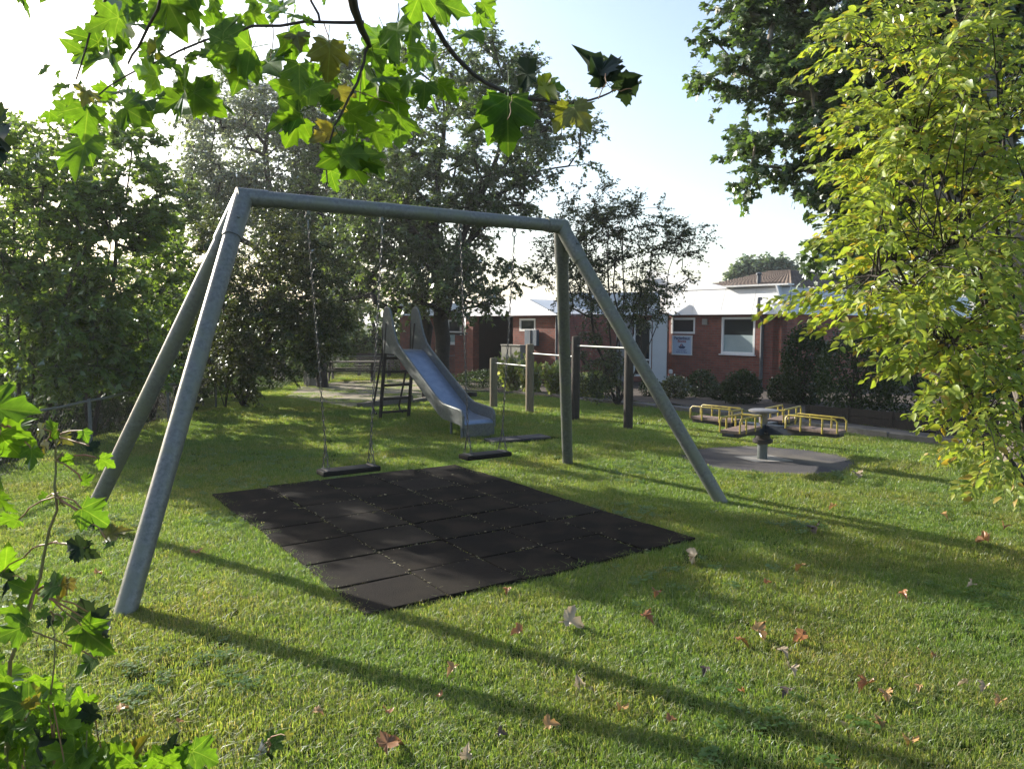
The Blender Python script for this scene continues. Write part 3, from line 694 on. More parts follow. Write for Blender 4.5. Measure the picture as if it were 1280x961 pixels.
for k in range(5):
    t = .06+.2*k; s_ = 2.78-(2.78-2.56)*t; z = lad_g+.05+(1.13-lad_g)*t
    mb = MB(); c = SP(s_+.03, 0, z); mb.box(c, (2*WCH+.04, .10 if k else .04, .04), atan2(sp_[1], sp_[0])); mb.build('rung', M['darkwood'], slide, bevel=.004)
for z in (1.30, 1.45):
    MB().tube([SP(2.60, -WCH-.02, z), SP(2.60, -WCH+.05, z)], .01, 6).build('guard_bar', M['galv_dark'], slide)
# rubber slab at the slide's foot
pd = empty('landing_slab', (0.05, 10.35, float(gz(0.05, 10.35))), 'grey slab lying in the grass at the foot of the slide', 'slab')
for k, (dx, dy) in enumerate(((0, 0), (.40, .22))):
    c = np.array([-.12+dx, 10.28+dy]); MB().box((c[0], c[1], float(gz(*c))+.018), (.44, .30, .03), .52).build('slab_piece', M['asphalt'], pd, bevel=.005)
NOGRASS.append([(-.5, 9.95), (.05, 10.0), (.75, 10.4), (.6, 10.8), (.1, 10.6), (-.35, 10.6)])

# ================================================================== PULL-UP BARS
pb = [(617, 510, 447), (662, 516, 430), (719, 525, 420), (785, 537, 424)]
P0 = G(617, 510)
bars = empty('pull_up_bars', G(690, 522), 'row of four round timber posts with three steel pull-up bars at rising heights', 'pull-up bars')
pts = []
for k, (px, py, pt) in enumerate(pb):
    g = G(px, py); top = Y(px, pt, g[1]); pts.append((g, top[2]))
    r_ = .078 if k < 2 else .072
    mb = MB(); mb.lathe([(r_*.98, -.3), (r_, .1), (r_*.99, (top[2]-g[2])*.5), (r_*.97, top[2]-g[2]-.03), (r_*.85, top[2]-g[2]-.005), (r_*.5, top[2]-g[2])], 18, g)
    mb.build('post', M['oldwood'] if k < 2 else M['darkwood'], bars, smooth=True)
for k, (pa, pb2) in enumerate(((453.5, 454), (440.5, 443), (431, 432))):
    a, b = pts[k][0], pts[k+1][0]; za = Y(0, pa, a[1])[2]; zb = Y(0, pb2, b[1])[2]; z = (za+zb)/2
    MB().tube([(a[0], a[1], z), (b[0], b[1], z)], .019, 10).build('bar', M['galv'], bars, smooth=True)

# ================================================================== SEE-SAW CAROUSEL
cg = float(gz(*CC)); car = empty('seesaw_carousel', (CC[0], CC[1], cg), 'four-armed see-saw carousel with yellow hand rails on a steel post', 'playground carousel')
MB().lathe([(.058, -.1), (.058, .24)], 20, (CC[0], CC[1], cg)).build('post', M['galv_dark'], car, smooth=True)
MB().lathe([(.10, .20), (.115, .215), (.115, .245), (.085, .26), (.085, .30), (.11, .31), (.11, .34), (.06, .36)], 20, (CC[0], CC[1], cg)).build('bearing', M['black_iron'], car, smooth=True)
MB().lathe([(.05, .34), (.048, .565)], 16, (CC[0], CC[1], cg)).build('spindle', M['greymetal'], car, smooth=True)
MB().lathe([(.15, .565), (.17, .572), (.17, .588), (.15, .597), (.03, .60)], 32, (CC[0], CC[1], cg)).build('top_disc', M['greymetal'], car, smooth=True)
AX = [radians(-47), radians(-47+97), radians(-47+180), radians(-47+97+180)]
for k, a in enumerate(AX):
    e = np.array([cos(a), sin(a)]); q = np.array([-sin(a), cos(a)]); zt = .44
    def C3(s_, l, z): return (CC[0]+e[0]*s_+q[0]*l, CC[1]+e[1]*s_+q[1]*l, cg+z)
    ar = MB(); ar.prism([(.04, .30), (.33, .33), (.93, .385), (.93, .41), (.04, .43)], lambda u, v, d: C3(u, d, v), -.05, .05)
    ar.build('arm', M['blue_iron'], car, bevel=.004)
    s0, s1, hw = .34, .93, .115
    mb = MB(); mb.box(C3((s0+s1)/2, 0, .425), (s1-s0, 2*hw, .035), a); mb.build('seat', M['seatwood'], car, bevel=.006)
    und = MB(); und.box(C3((s0+s1)/2, 0, .387), (s1-s0-.03, 2*hw-.04, .036), a); und.build('seat_bearer', M['black_iron'], car)
    h = .15; zr = .42+h
    # rail: a loop round the outer three sides with posts
    for sg in (-1, 1):
        mb = MB(); mb.tube([C3(s0, sg*hw, .42), C3(s0, sg*hw, zr-.03), C3(s0+.03, sg*hw, zr), C3(s1-.03, sg*hw, zr), C3(s1, sg*hw, zr-.03), C3(s1, sg*hw, .42)], .0105, 8)
        mb.build('hand_rail', M['yellow'], car, smooth=True)
        for f_ in (.3, .72):
            s_ = s0+(s1-s0)*f_; MB().tube([C3(s_, sg*hw, .40), C3(s_, sg*hw, zr)], .011, 8).build('rail_post', M['yellow'], car, smooth=True)
    MB().tube([C3(s0, -hw, zr-.01), C3(s0, hw, zr-.01)], .012, 8).build('grab_bar', M['yellow'], car, smooth=True)

# ================================================================== SANDPIT EDGE, BIN, BENCH TABLE
a, b = G(449, 511), G(566, 500)
tb = empty('timber_edge', a, 'long dark timber edging the sandpit behind the slide ladder', 'timber edging')
d = b-a; L_ = np.linalg.norm(d[:2])
for k in range(2):
    c = a+d*(.25+.5*k); MB().box((c[0], c[1], float(gz(c[0], c[1]))+.07), (L_/2-.02, .14, .16), atan2(d[1], d[0])).build('sleeper', M['plank'], tb, bevel=.015)
g = G(586, 497); t = empty('timber_block', g, 'short dark timber block lying by the path beyond the slide', 'timber block')
MB().box((g[0], g[1], g[2]+.07), (.42, .16, .15), -.2).build('block', M['darkwood'], t, bevel=.015)
g = G(389, 482); bn = empty('concrete_bin', g, 'square grey concrete litter bin standing left of the sandpit', 'litter bin')
MB().prism([(-.2, 0), (.2, 0), (.215, .46), (-.215, .46)], lambda u, v, dd: (g[0]+u, g[1]+dd, g[2]+v), -.2, .2).build('body', M['concrete'], bn, bevel=.02)
MB().box((g[0], g[1], g[2]+.475), (.44, .44, .03)).build('rim', M['kerb'], bn, bevel=.01)
MB().box((g[0], g[1], g[2]+.492), (.32, .32, .008)).build('painted_opening', M['darkboard_shade'], bn)  # dark plate painted as the shade inside, no real hole
def table_bench(px, py, w_, rz, label):
    g = G(px, py); root = empty('picnic_table', g, label, 'picnic table'); Mx = Matrix.Rotation(rz, 3, 'Z')
    def L3(x, y, z): p = Mx @ Vector((x, y, 0)); return (g[0]+p.x, g[1]+p.y, g[2]+z)
    for k in range(4): MB().box(L3(0, -.27+.18*k, .70), (w_, .165, .04), rz).build('tabletop_board', M['darkwood'], root, bevel=.006)
    for s_ in (-1, 1):
        for k in range(2): MB().box(L3(0, s_*(.62+.07*k)+.035*s_, .42), (w_, .12 if k else .001+.12, .04), rz).build('seat_board', M['darkwood'], root, bevel=.006) if k == 0 else MB().box(L3(0, s_*.80, .42), (w_, .12, .04), rz).build('seat_board', M['darkwood'], root, bevel=.006)
        x = s_*w_*.38
        for q in (-1, 1): MB().tube([L3(x, q*.22, .68), L3(x, q*.62, 0)], .045, 4).build('leg', M['darkwood'], root)
        MB().box(L3(x, 0, .385), (.05, 1.6, .08), rz).build('cross_beam', M['darkwood'], root)
    return root
table_bench(440, 476, 2.0, .1, 'dark wooden picnic table with fixed benches under the trees behind the sandpit')
def bench(px, py, w_, rz, label):
    g = G(px, py); root = empty('park_bench', g, label, 'bench'); Mx = Matrix.Rotation(rz, 3, 'Z')
    def L3(x, y, z): p = Mx @ Vector((x, y, 0)); return (g[0]+p.x, g[1]+p.y, g[2]+z)
    for k in range(3): MB().box(L3(0, -.14+.14*k, .44), (w_, .12, .04), rz).build('seat_slat', M['darkwood'], root, bevel=.005)
    for k in range(3): MB().box(L3(0, .20+.03*k, .58+.14*k), (w_, .035, .12), rz).build('back_slat', M['darkwood'], root, bevel=.005)
    for s_ in (-1, 1):
        MB().tube([L3(s_*w_*.4, -.16, 0), L3(s_*w_*.4, -.16, .42)], .03, 6).build('leg', M['black_iron'], root)
        MB().tube([L3(s_*w_*.4, .16, 0), L3(s_*w_*.4, .17, .45), L3(s_*w_*.4, .28, .92)], .03, 6).build('leg', M['black_iron'], root)
    return root
bench(468, 471, 1.5, 0, 'dark slatted park bench seen through the slide ladder')

# ================================================================== WIRE FENCES
def wire_fence(pts, h, label, name='wire_fence', pitch=.075, post_every=2.4, wire=.002, rail=.015):
    P = [np.array([p[0], p[1], float(gz(p[0], p[1]))]) for p in pts]; root = empty(name, P[0], label, 'fence')
    Lc = np.r_[0, np.cumsum([np.linalg.norm((b-a)[:2]) for a, b in zip(P[:-1], P[1:])])]; PA = np.array(P)
    def at(s_, z): return np.array([np.interp(s_, Lc, PA[:, 0]), np.interp(s_, Lc, PA[:, 1]), np.interp(s_, Lc, PA[:, 2])+z])
    n = int(Lc[-1]/post_every)
    for k in range(n+1): s_ = Lc[-1]*k/n; MB().tube([at(s_, -.1), at(s_, h+.03)], .022, 8).build('post', M['galv_dark'], root, smooth=True)
    MB().tube([at(s_, h+.004*sin(s_*5)) for s_ in np.linspace(0, Lc[-1], 24)], rail, 8).build('top_rail', M['galv'], root, smooth=True)
    A = []; B = []; s_ = -h
    while s_ < Lc[-1]:
        for sg in (1, -1):
            a0, a1 = s_, s_+h; z0, z1 = (.02, h) if sg > 0 else (h, .02)
            lo, hi = max(0, a0), min(Lc[-1], a1)
            if hi-lo < .05: continue
            f = lambda q: z0+(z1-z0)*(q-a0)/(a1-a0)
            A.append(at(lo, f(lo))); B.append(at(hi, f(hi)))
        s_ += pitch
    o = obj('wire_mesh', edges_mesh('wire_mesh', A, B, np.full(len(A), wire), np.full(len(A), wire), 4), M['black_iron'], root); o['kind'] = 'stuff'
    return root
wire_fence([(-5.15, 6.6), (-5.3, 9.5), (-5.6, 12.2), (-5.95, 15.2)], .62, 'low chain-link wire fence running along the left edge of the lawn')
fa, fb = G(352, 491), G(392, 478)
wire_fence([(fa[0]-2.5, fa[1]+2.2), (fa[0]+.0, fa[1]+2.4), (fb[0]+.5, fb[1]+2.0), (fb[0]+5, fb[1]+3)], .85, 'wire fence behind the litter bin and picnic table under the trees', pitch=.12, wire=.004)

# wooden low wall / edging under the tall hedge at right
ha, hb, hc_ = np.array([5.05, 12.9]), np.array([6.35, 11.2]), np.array([8.4, 9.6])
le = empty('hedge_edging', (ha[0], ha[1], float(gz(*ha))), 'low weathered board edging along the foot of the tall dark hedge', 'edging')
for (p, q, n) in ((ha, hb, 3), (hb, hc_, 3)):
    for k in range(n):
        a = p+(q-p)*k/n; b = p+(q-p)*(k+1)/n; c = (a+b)/2; d = b-a
        for r_ in range(2): MB().box((c[0], c[1], float(gz(*c))+.07+.125*r_), (np.linalg.norm(d)-.012, .035, .118), atan2(d[1], d[0])).build('board', M['darkwood'], le, bevel=.004)
        MB().box((a[0], a[1], float(gz(*a))+.12), (.06, .06, .28), atan2(d[1], d[0])).build('stake', M['darkwood'], le)
#%%PART3
# ================================================================== BUILDING
BU = np.array([.64, -.77]); BU /= np.linalg.norm(BU); BN = np.array([BU[1], -BU[0]])       # along the fronts, and outward (towards the camera, left)
if BN[1] > 0: BN = -BN
GBZ = -.55
bld = empty('brick_building', (4.0, 27.0, GBZ), 'single-storey red brick building with white sloping fascia panels and flat-topped roofs', 'building')
def col(px, P, u):          # where the vertical plane through P along u meets image column px
    k = (px-PW/2)/FPX; return (k*P[1]-P[0])/(u[0]-k*u[1])
def rowz(py, yd): return Y(640, py, yd)[2]
def wallmesh(name, p0, p1, z0, z1, th, ops, mat, parent):
    """brick wall with real openings; outer face on p0-p1; UV in metres"""
    p0 = np.array(p0, float); p1 = np.array(p1, float); L_ = np.linalg.norm(p1-p0); u = (p1-p0)/L_; n = np.array([u[1], -u[0]])
    if n[1] > 0 and abs(n[1]) > .2: n = -n
    xs = sorted({0, L_, *[o[0] for o in ops], *[o[1] for o in ops]}); zs_ = sorted({z0, z1, *[o[2] for o in ops], *[o[3] for o in ops]})
    me = bpy.data.meshes.new(name); bm = bmesh.new(); uvl = bm.loops.layers.uv.new('UVMap')
    def P3(s_, z, d): q = p0+u*s_-n*d; return (q[0], q[1], z)
    def face(c, uv):
        f = bm.faces.new([bm.verts.new(x) for x in c])
        for l, t in zip(f.loops, uv): l[uvl].uv = t
    def hole(a, b, c, d): return any(o[0]-1e-6 <= a and b <= o[1]+1e-6 and o[2]-1e-6 <= c and d <= o[3]+1e-6 for o in ops)
    for a, b in zip(xs[:-1], xs[1:]):
        for c, d in zip(zs_[:-1], zs_[1:]):
            if hole(a, b, c, d): continue
            face([P3(a, c, 0), P3(b, c, 0), P3(b, d, 0), P3(a, d, 0)], [(a, c), (b, c), (b, d), (a, d)])
            face([P3(b, c, th), P3(a, c, th), P3(a, d, th), P3(b, d, th)], [(b, c), (a, c), (a, d), (b, d)])
    for (a, b, c, d) in list(ops)+[(0, L_, z0, z1)]:
        for q in (a, b): face([P3(q, c, 0), P3(q, c, th), P3(q, d, th), P3(q, d, 0)], [(0, c), (th, c), (th, d), (0, d)])
        for q in (c, d): face([P3(a, q, 0), P3(b, q, 0), P3(b, q, th), P3(a, q, th)], [(a, 0), (b, 0), (b, th), (a, th)])
    bmesh.ops.remove_doubles(bm, verts=bm.verts, dist=.0005); bmesh.ops.recalc_face_normals(bm, faces=bm.faces)
    bm.to_mesh(me); bm.free(); return obj(name, me, mat, parent)
def window(P, u, s0, s1, za, zb, blind=0, fw=.075, transom=None, sill=True):
    P = np.array(P, float); n = np.array([u[1], -u[0]]); n = n if n[1] < 0 else -n; rz = atan2(u[1], u[0])
    def C(s_, z, d): q = P+u*s_+n*d; return (q[0], q[1], z)
    w_ = s1-s0; h = zb-za; fr_ = MB()
    fr_.box(C((s0+s1)/2, za+fw/2, -.03), (w_, .07, fw), rz); fr_.box(C((s0+s1)/2, zb-fw/2, -.03), (w_, .07, fw), rz)
    fr_.box(C(s0+fw/2, (za+zb)/2, -.03), (fw, .069, h-2*fw), rz); fr_.box(C(s1-fw/2, (za+zb)/2, -.03), (fw, .069, h-2*fw), rz)
    if transom: fr_.box(C((s0+s1)/2, za+h*transom, -.035), (w_-2*fw, .05, .05), rz)
    f = fr_.build('window', M['white_frame'], bld, bevel=.004)
    MB().box(C((s0+s1)/2, (za+zb)/2, -.05), (w_-2*fw+.01, .008, h-2*fw+.01), rz).build('pane', M['glass'], f)
    if blind: MB().box(C((s0+s1)/2, za+fw+(h-2*fw)*blind/2, -.042), (w_-2*fw-.01, .004, (h-2*fw)*blind), rz).build('blind', M['blind'], f)
    if sill: MB().box(C((s0+s1)/2, za-.02, .02), (w_+.08, .12, .035), rz).build('sill', M['white_frame'], f, bevel=.004)
    return f
def fascia(P, u, s0, s1, zb, zt, over=.22, back=.30, pw=1.25, mat=None):
    n = np.array([u[1], -u[0]]); n = n if n[1] < 0 else -n; k = max(1, round((s1-s0)/pw)); P = np.array(P, float)
    for i in range(k):
        a = s0+(s1-s0)*i/k+.006; b = s0+(s1-s0)*(i+1)/k-.006
        def Q(s_, z, d): q = P+u*s_+n*d; return (q[0], q[1], z)
        vs = [Q(a, zb, over), Q(b, zb, over), Q(b, zt, over-back), Q(a, zt, over-back), Q(a, zb, over-.06), Q(b, zb, over-.06), Q(b, zt, over-back-.06), Q(a, zt, over-back-.06)]
        MB().add(vs, [(0, 1, 2, 3), (7, 6, 5, 4), (0, 4, 5, 1), (3, 2, 6, 7), (0, 3, 7, 4), (1, 5, 6, 2)]).build('fascia_panel', mat or M['white'], bld)
    bk = MB(); c = P+u*(s0+s1)/2-n*.10; bk.box((c[0], c[1], (zb+zt)/2), (s1-s0-.02, .08, zt-zb-.04), atan2(u[1], u[0])); bk.build('fascia_backing', M['greywall'], bld)
    sf = MB(); c = P+u*(s0+s1)/2+n*(over/2-.02); sf.box((c[0], c[1], zb+.02), (s1-s0, over, .02), atan2(u[1], u[0])); sf.build('soffit', M['darkboard_shade'], bld)
# --- right block
RC = np.array([8.49, 24.0]); tL = col(834, RC, BU); RL = RC+BU*tL; LR = -tL
ops = []; wins = []
def sx(px): return col(px, RC, BU)-tL
def ydp(px): return (RC+BU*col(px, RC, BU))[1]
w1 = (sx(901), sx(943), rowz(442, ydp(922)), rowz(395.5, ydp(922))); w2 = (sx(838), sx(868), rowz(416.5, ydp(853)), rowz(396.5, ydp(853)))
ZT = 2.0
wallmesh('wall', RL, RC, GBZ, ZT, .3, [w1, w2], M['brick'], bld)
window(RL, BU, *w1, blind=.52); window(RL, BU, *w2, sill=False)
fascia(RL, BU, 0, LR+.22, 1.93, 2.82)
# return wall to the right of the corner
RU = -BN; far_r = RC+RU*16
wallmesh('wall', RC+RU*.0+BU*0, far_r, GBZ, ZT, .3, [], M['brick'], bld)
n_r = BU
for i in range(11):     # fascia on the return, facing right
    a, b = i*1.4+.006-.22, (i+1)*1.4-.006-.22
    Q = lambda s_, z, d: (*(RC+RU*s_+n_r*d), z)
    MB().add([Q(a, 1.93, .22), Q(b, 1.93, .22), Q(b, 2.82, -.08), Q(a, 2.82, -.08), Q(a, 1.93, .16), Q(b, 1.93, .16), Q(b, 2.82, -.14), Q(a, 2.82, -.14)],
             [(0, 1, 2, 3), (7, 6, 5, 4), (0, 4, 5, 1), (3, 2, 6, 7), (0, 3, 7, 4), (1, 5, 6, 2)]).build('fascia_panel', M['white'], bld)
# capping on part of the fascia
cp = RL+BU*(sx(903)+sx(985))/2+BN*(-.06); MB().box((cp[0], cp[1], 2.86), (sx(985)-sx(903), .34, .05), atan2(BU[1], BU[0])).build('capping', M['white_frame'], bld)
# taller white gable left of it
za, zb_ = 2.84, rowz(336, 28.5); q0, q1 = sx(798), sx(903)
Q = lambda s_, z, d: (*(RL+BU*s_+BN*d), z)
MB().add([Q(q0, za-.9, -.16), Q(q1, za, -.16), Q(q1-.2, za+.05, -.2), Q(q0, zb_, -.4), Q(q0, za-.9, -.3), Q(q1, za, -.3), Q(q1-.2, za+.05, -.34), Q(q0, zb_, -.54)],
         [(0, 1, 2, 3), (7, 6, 5, 4), (0, 4, 5, 1), (3, 2, 6, 7), (0, 3, 7, 4), (1, 5, 6, 2)]).build('gable_panel', M['white'], bld)
sk = sx(806); c = Q(sk, rowz(349, 28.5), -.22); MB().box(c, (.3, .12, .26), atan2(BU[1], BU[0])).build('roof_light', M['greywall'], bld, bevel=.01)
# tiled hip roof behind: courses of pantiles as real relief
def tile_slope(corners, rows, cols, name='roof'):
    c = [np.array(x, float) for x in corners]      # bottom-left, bottom-right, top-right, top-left
    nn = unit(np.cross(c[1]-c[0], c[3]-c[0])); nn = nn if nn[2] > 0 else -nn; V = []; F = []
    for r_ in range(rows):
        for e in (0, 1):
            t = (r_+e)/rows
            for k in range(cols*4+1):
                s_ = k/(cols*4); p = (c[0]*(1-s_)+c[1]*s_)*(1-t)+(c[3]*(1-s_)+c[2]*s_)*t
                V.append(p+nn*((.04 if e == 0 else 0)+.022*cos(k*pi/2)))
    w_ = cols*4+1
    for r_ in range(2*rows-1):
        for k in range(cols*4): F.append((r_*w_+k, r_*w_+k+1, (r_+1)*w_+k+1, (r_+1)*w_+k))
    o = obj(name, npmesh(name, V, F), M['rooftile'], bld); return o
r0, r1 = RL+BN*(-.5)+BU*.4, RC+BN*(-.5)
zr0 = 2.80; ridge = BN*(-5.5); zr = 3.75
tile_slope([(*r0, zr0), (*r1, zr0), (*(r1+ridge-BU*3.3), zr), (*(r0+ridge), zr)], 14, 22)
rr = r1+RU*11
tile_slope([(*r1, zr0), (*rr, zr0), (*(rr+ridge*0-BU*3.3), zr), (*(r1+ridge-BU*3.3), zr)], 14, 40)
v = RL+BU*sx(912)+BN*(-1.6); MB().lathe([(.07, -.1), (.07, .2), (.10, .21), (.10, .27), (.02, .3)], 12, (v[0], v[1], 3.1)).build('vent_pipe', M['pipe'], bld, smooth=True)
# downpipe, vent grille, alarm box, sign
dp = RL+BU*sx(953)+BN*.30; dq = RL+BU*sx(953)+BN*.06
MB().tube([(*(dp-BN*.12), 2.42), (*dp, 2.42), (*dp, 2.30), (*dp, 1.9), (*dq, 1.75), (*dq, GBZ+.05)], .055, 10).build('downpipe', M['pipe'], bld, smooth=True)
c = RL+BU*sx(880.5)+BN*.03; mb = MB().box((*c, rowz(401.5, ydp(880))), (.2, .05, .2), atan2(BU[1], BU[0])); vg = mb.build('vent_grille', M['concrete'], bld, bevel=.008)
for k in range(3):
    c2 = c+BN*.03; MB().box((*c2, rowz(401.5, ydp(880))+.05*(k-1)), (.12, .012, .015), atan2(BU[1], BU[0])).build('slat', M['greywall'], vg)
# --- sign (a thing of its own)
s0, s1 = sx(841), sx(865); zS0, zS1 = rowz(443, ydp(853)), rowz(418.5, ydp(853)); sc_ = RL+BU*(s0+s1)/2; rzS = atan2(BU[1], BU[0])
sign = empty('notice_board', (*(sc_+BN*.03), zS0), 'square pale blue sign board with a ship emblem on the brick wall', 'sign')
sw, sh = s1-s0, zS1-zS0
M['signboard'] = surf('sign_board_blue', (.50, .60, .74), (.45, .55, .70), scale=2, rough=.4)
M['ink_red'] = surf('sign_red_ink', (.30, .07, .10), rough=.5); M['ink_navy'] = surf('sign_navy_ink', (.03, .05, .14), rough=.5); M['ink_blue'] = surf('sign_blue_ink', (.10, .16, .42), rough=.5)
MB().box((*(sc_+BN*.025), (zS0+zS1)/2), (sw, .03, sh), rzS).build('board', M['signboard'], sign)
mb = MB()
for s_, z, a, b in ((0, zS0+.015, sw+.04, .03), (0, zS1-.015, sw+.04, .03)): mb.box((*(sc_+BU*s_+BN*.035), z), (a, .04, b), rzS)
for s_ in (-sw/2, sw/2): mb.box((*(sc_+BU*s_+BN*.035), (zS0+zS1)/2), (.03, .042, sh-.06), rzS)
mb.build('frame', M['white_frame'], sign)
def sign_shape(poly, mat, name):
    MB().prism(poly, lambda u, v, d: (*(sc_+BU*(u*sw/2)+BN*(.041+d)), (zS0+zS1)/2+v*sh/2), 0, .004).build(name, mat, sign)
sign_shape([(-.38, -.12), (.38, -.12), (.26, -.34), (-.22, -.34)], M['ink_navy'], 'ship_hull')
sign_shape([(-.02, -.10), (-.02, .18), (-.26, -.10)], M['ink_red'], 'ship_sail'); sign_shape([(.03, -.10), (.03, .14), (.22, -.10)], M['ink_navy'], 'ship_sail')
for k, (v_, a_) in enumerate(((-.44, .3), (-.54, -.1))):
    pl_ = [(-.5+.05*i+a_*.2, v_+.03*sin(i*1.2)) for i in range(20)]; sign_shape(pl_+[(x, y-.035) for x, y in pl_[::-1]], M['ink_blue'], 'wave')
def text(body, size, s_, z, mat, parent, origin, u, n, lift=.045, name='lettering', bold=0):
    cu = bpy.data.curves.new(name, 'FONT'); cu.body = body; cu.size = size; cu.align_x = 'CENTER'; cu.align_y = 'CENTER'; cu.extrude = .002; cu.offset = bold
    o_ = bpy.data.objects.new(name, cu); COL.objects.link(o_); dg = bpy.context.evaluated_depsgraph_get(); me = bpy.data.meshes.new_from_object(o_.evaluated_get(dg))
    bpy.data.objects.remove(o_); R_ = Matrix(((u[0], 0, n[0]), (u[1], 0, n[1]), (0, 1, 0))).to_4x4(); p = origin+u*s_+n*lift
    me.transform(Matrix.Translation((p[0], p[1], z)) @ R_); me.materials.clear(); return obj(name, me, mat, parent)
zc = (zS0+zS1)/2
text('Ferienhaus', .155, 0, zc+sh*.35, M['ink_navy'], sign, sc_, BU, BN, bold=.003)
text('Boote', .15, 0, zc+sh*.20, M['ink_red'], sign, sc_, BU, BN, bold=.003)
text('Ferien am Meer', .075, 0, zc-sh*.36, M['ink_blue'], sign, sc_, BU, BN, bold=.001)
# --- link wing between the blocks: white doorway and brick, behind the tree
W0 = np.array([1.75, 28.6]); Bw = np.array([.93, -.37]); Bw /= np.linalg.norm(Bw); WL = 0
def wsx(px): return col(px, W0, Bw)
we = wsx(834)
wd_ = lambda px: (W0+Bw*wsx(px))[1]
wo_ = (wsx(713), wsx(724), rowz(452, wd_(718)), rowz(399, wd_(718))); do_ = (wsx(791), wsx(814), rowz(470, wd_(800)), rowz(400, wd_(800))); wo2 = (wsx(733), wsx(752), rowz(432, wd_(742)), rowz(400, wd_(742)))
wallmesh('wall', W0, W0+Bw*we, GBZ, ZT, .3, [wo_, do_, wo2], M['brick'], bld)
window(W0, Bw, *wo_, sill=True); window(W0, Bw, *wo2)
window(W0, Bw, *do_, sill=False, transom=.3)
nW = np.array([Bw[1], -Bw[0]])
a, b = wsx(815.5), wsx(833.5); c = W0+Bw*(a+b)/2+nW*.03; MB().box((*c, (GBZ+1.95)/2), (b-a, .06, 1.95-GBZ), atan2(Bw[1], Bw[0])).build('white_pier', M['white'], bld)
a, b = wsx(766), wsx(790); c = W0+Bw*(a+b)/2+nW*.03; MB().box((*c, (GBZ+1.95)/2), (b-a, .06, 1.95-GBZ), atan2(Bw[1], Bw[0])).build('white_pier', M['greywall'], bld)
fascia(W0, Bw, 0, we-.3, 1.93, 2.75)
# --- centre block
C1 = np.array([1.72, 26.0]); cL = col(582, C1, BU); CLp = C1+BU*cL; LC = -cL
def csx(px): return col(px, C1, BU)-cL
def cyd(px): return (C1+BU*col(px, C1, BU))[1]
rec = (csx(591), csx(641), GBZ+.02, 1.88); w3 = (csx(649), csx(669), rowz(414, cyd(660)), rowz(398, cyd(660)))
wallmesh('wall', CLp, C1, GBZ, 1.95, .3, [rec, w3], M['brick'], bld); window(CLp, BU, *w3, sill=False)
# entrance recess: shade put into near-black side and back walls, plus a door
b0 = CLp+BU*rec[0]-BN*.3; b1 = CLp+BU*rec[1]-BN*.3
wallmesh('recess_wall', b0, b0-BN*1.6, GBZ, 1.95, .12, [], M['darkboard_shade'], bld); wallmesh('recess_wall', b1, b1-BN*1.6, GBZ, 1.95, .12, [], M['darkboard_shade'], bld)
c = (b0+b1)/2-BN*1.6; MB().box((*c, (GBZ+1.9)/2), (rec[1]-rec[0], .1, 1.9-GBZ), rzS).build('recess_back', M['darkboard_shade'], bld)
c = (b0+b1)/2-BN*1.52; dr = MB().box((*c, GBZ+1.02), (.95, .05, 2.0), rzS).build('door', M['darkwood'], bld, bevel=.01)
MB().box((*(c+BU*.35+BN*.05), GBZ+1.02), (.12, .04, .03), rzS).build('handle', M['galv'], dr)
c = (b0+b1)/2-BN*.7; MB().box((*c, 1.93), (rec[1]-rec[0]+.2, 1.8, .04), rzS).build('soffit', M['darkboard_shade'], bld)
wallmesh('wall', C1, C1-BN*3.2, GBZ, 1.95, .3, [], M['brick'], bld)
# mansard of the centre block
zb0, zt0 = 1.90, rowz(374.5, cyd(640)+.6)
Q = lambda s_, z, d: (*(CLp+BU*s_+BN*d), z)
q = [csx(580)-.1, csx(604), csx(701)+.1]; t0, t1 = csx(616), csx(648)
for (a, b, ta, tb_) in ((q[0], q[1]-.006, csx(600), t0-.006), (q[1]+.006, (q[1]+q[2])/2-.006, t0+.006, (t0+t1)/2-.006), ((q[1]+q[2])/2+.006, q[2], (t0+t1)/2+.006, t1)):
    MB().add([Q(a, zb0, .22), Q(b, zb0, .22), Q(tb_, zt0, -.5), Q(ta, zt0, -.5), Q(a, zb0, .16), Q(b, zb0, .16), Q(tb_, zt0, -.56), Q(ta, zt0, -.56)],
             [(0, 1, 2, 3), (7, 6, 5, 4), (0, 4, 5, 1), (3, 2, 6, 7), (0, 3, 7, 4), (1, 5, 6, 2)]).build('fascia_panel', M['white'], bld)
MB().add([Q(q[2], zb0, .22), Q(q[2], zb0, -3), Q(t1, zt0, -3), Q(t1, zt0, -.5), Q(q[2]-.06, zb0, .22), Q(q[2]-.06, zb0, -3), Q(t1-.06, zt0, -3), Q(t1-.06, zt0, -.5)],
         [(0, 1, 2, 3), (7, 6, 5, 4), (0, 4, 5, 1), (3, 2, 6, 7), (0, 3, 7, 4), (1, 5, 6, 2)]).build('fascia_panel', M['white'], bld)
mb = MB(); mb.add([Q(csx(600), zt0, -.5), Q(t1, zt0, -.5), Q(t1, zt0, -3), Q(csx(600), zt0, -3), Q(csx(600), zt0-.05, -.5), Q(t1, zt0-.05, -.5), Q(t1, zt0-.05, -3), Q(csx(600), zt0-.05, -3)],
         [(0, 1, 2, 3), (7, 6, 5, 4), (0, 4, 5, 1), (3, 2, 6, 7), (0, 3, 7, 4), (1, 5, 6, 2)]); mb.build('roof', M['greywall'], bld)
dpc = CLp+BU*csx(697)+BN*.06; MB().tube([(*dpc, 1.88), (*dpc, GBZ)], .045, 8).build('downpipe', M['pipe'], bld, smooth=True)
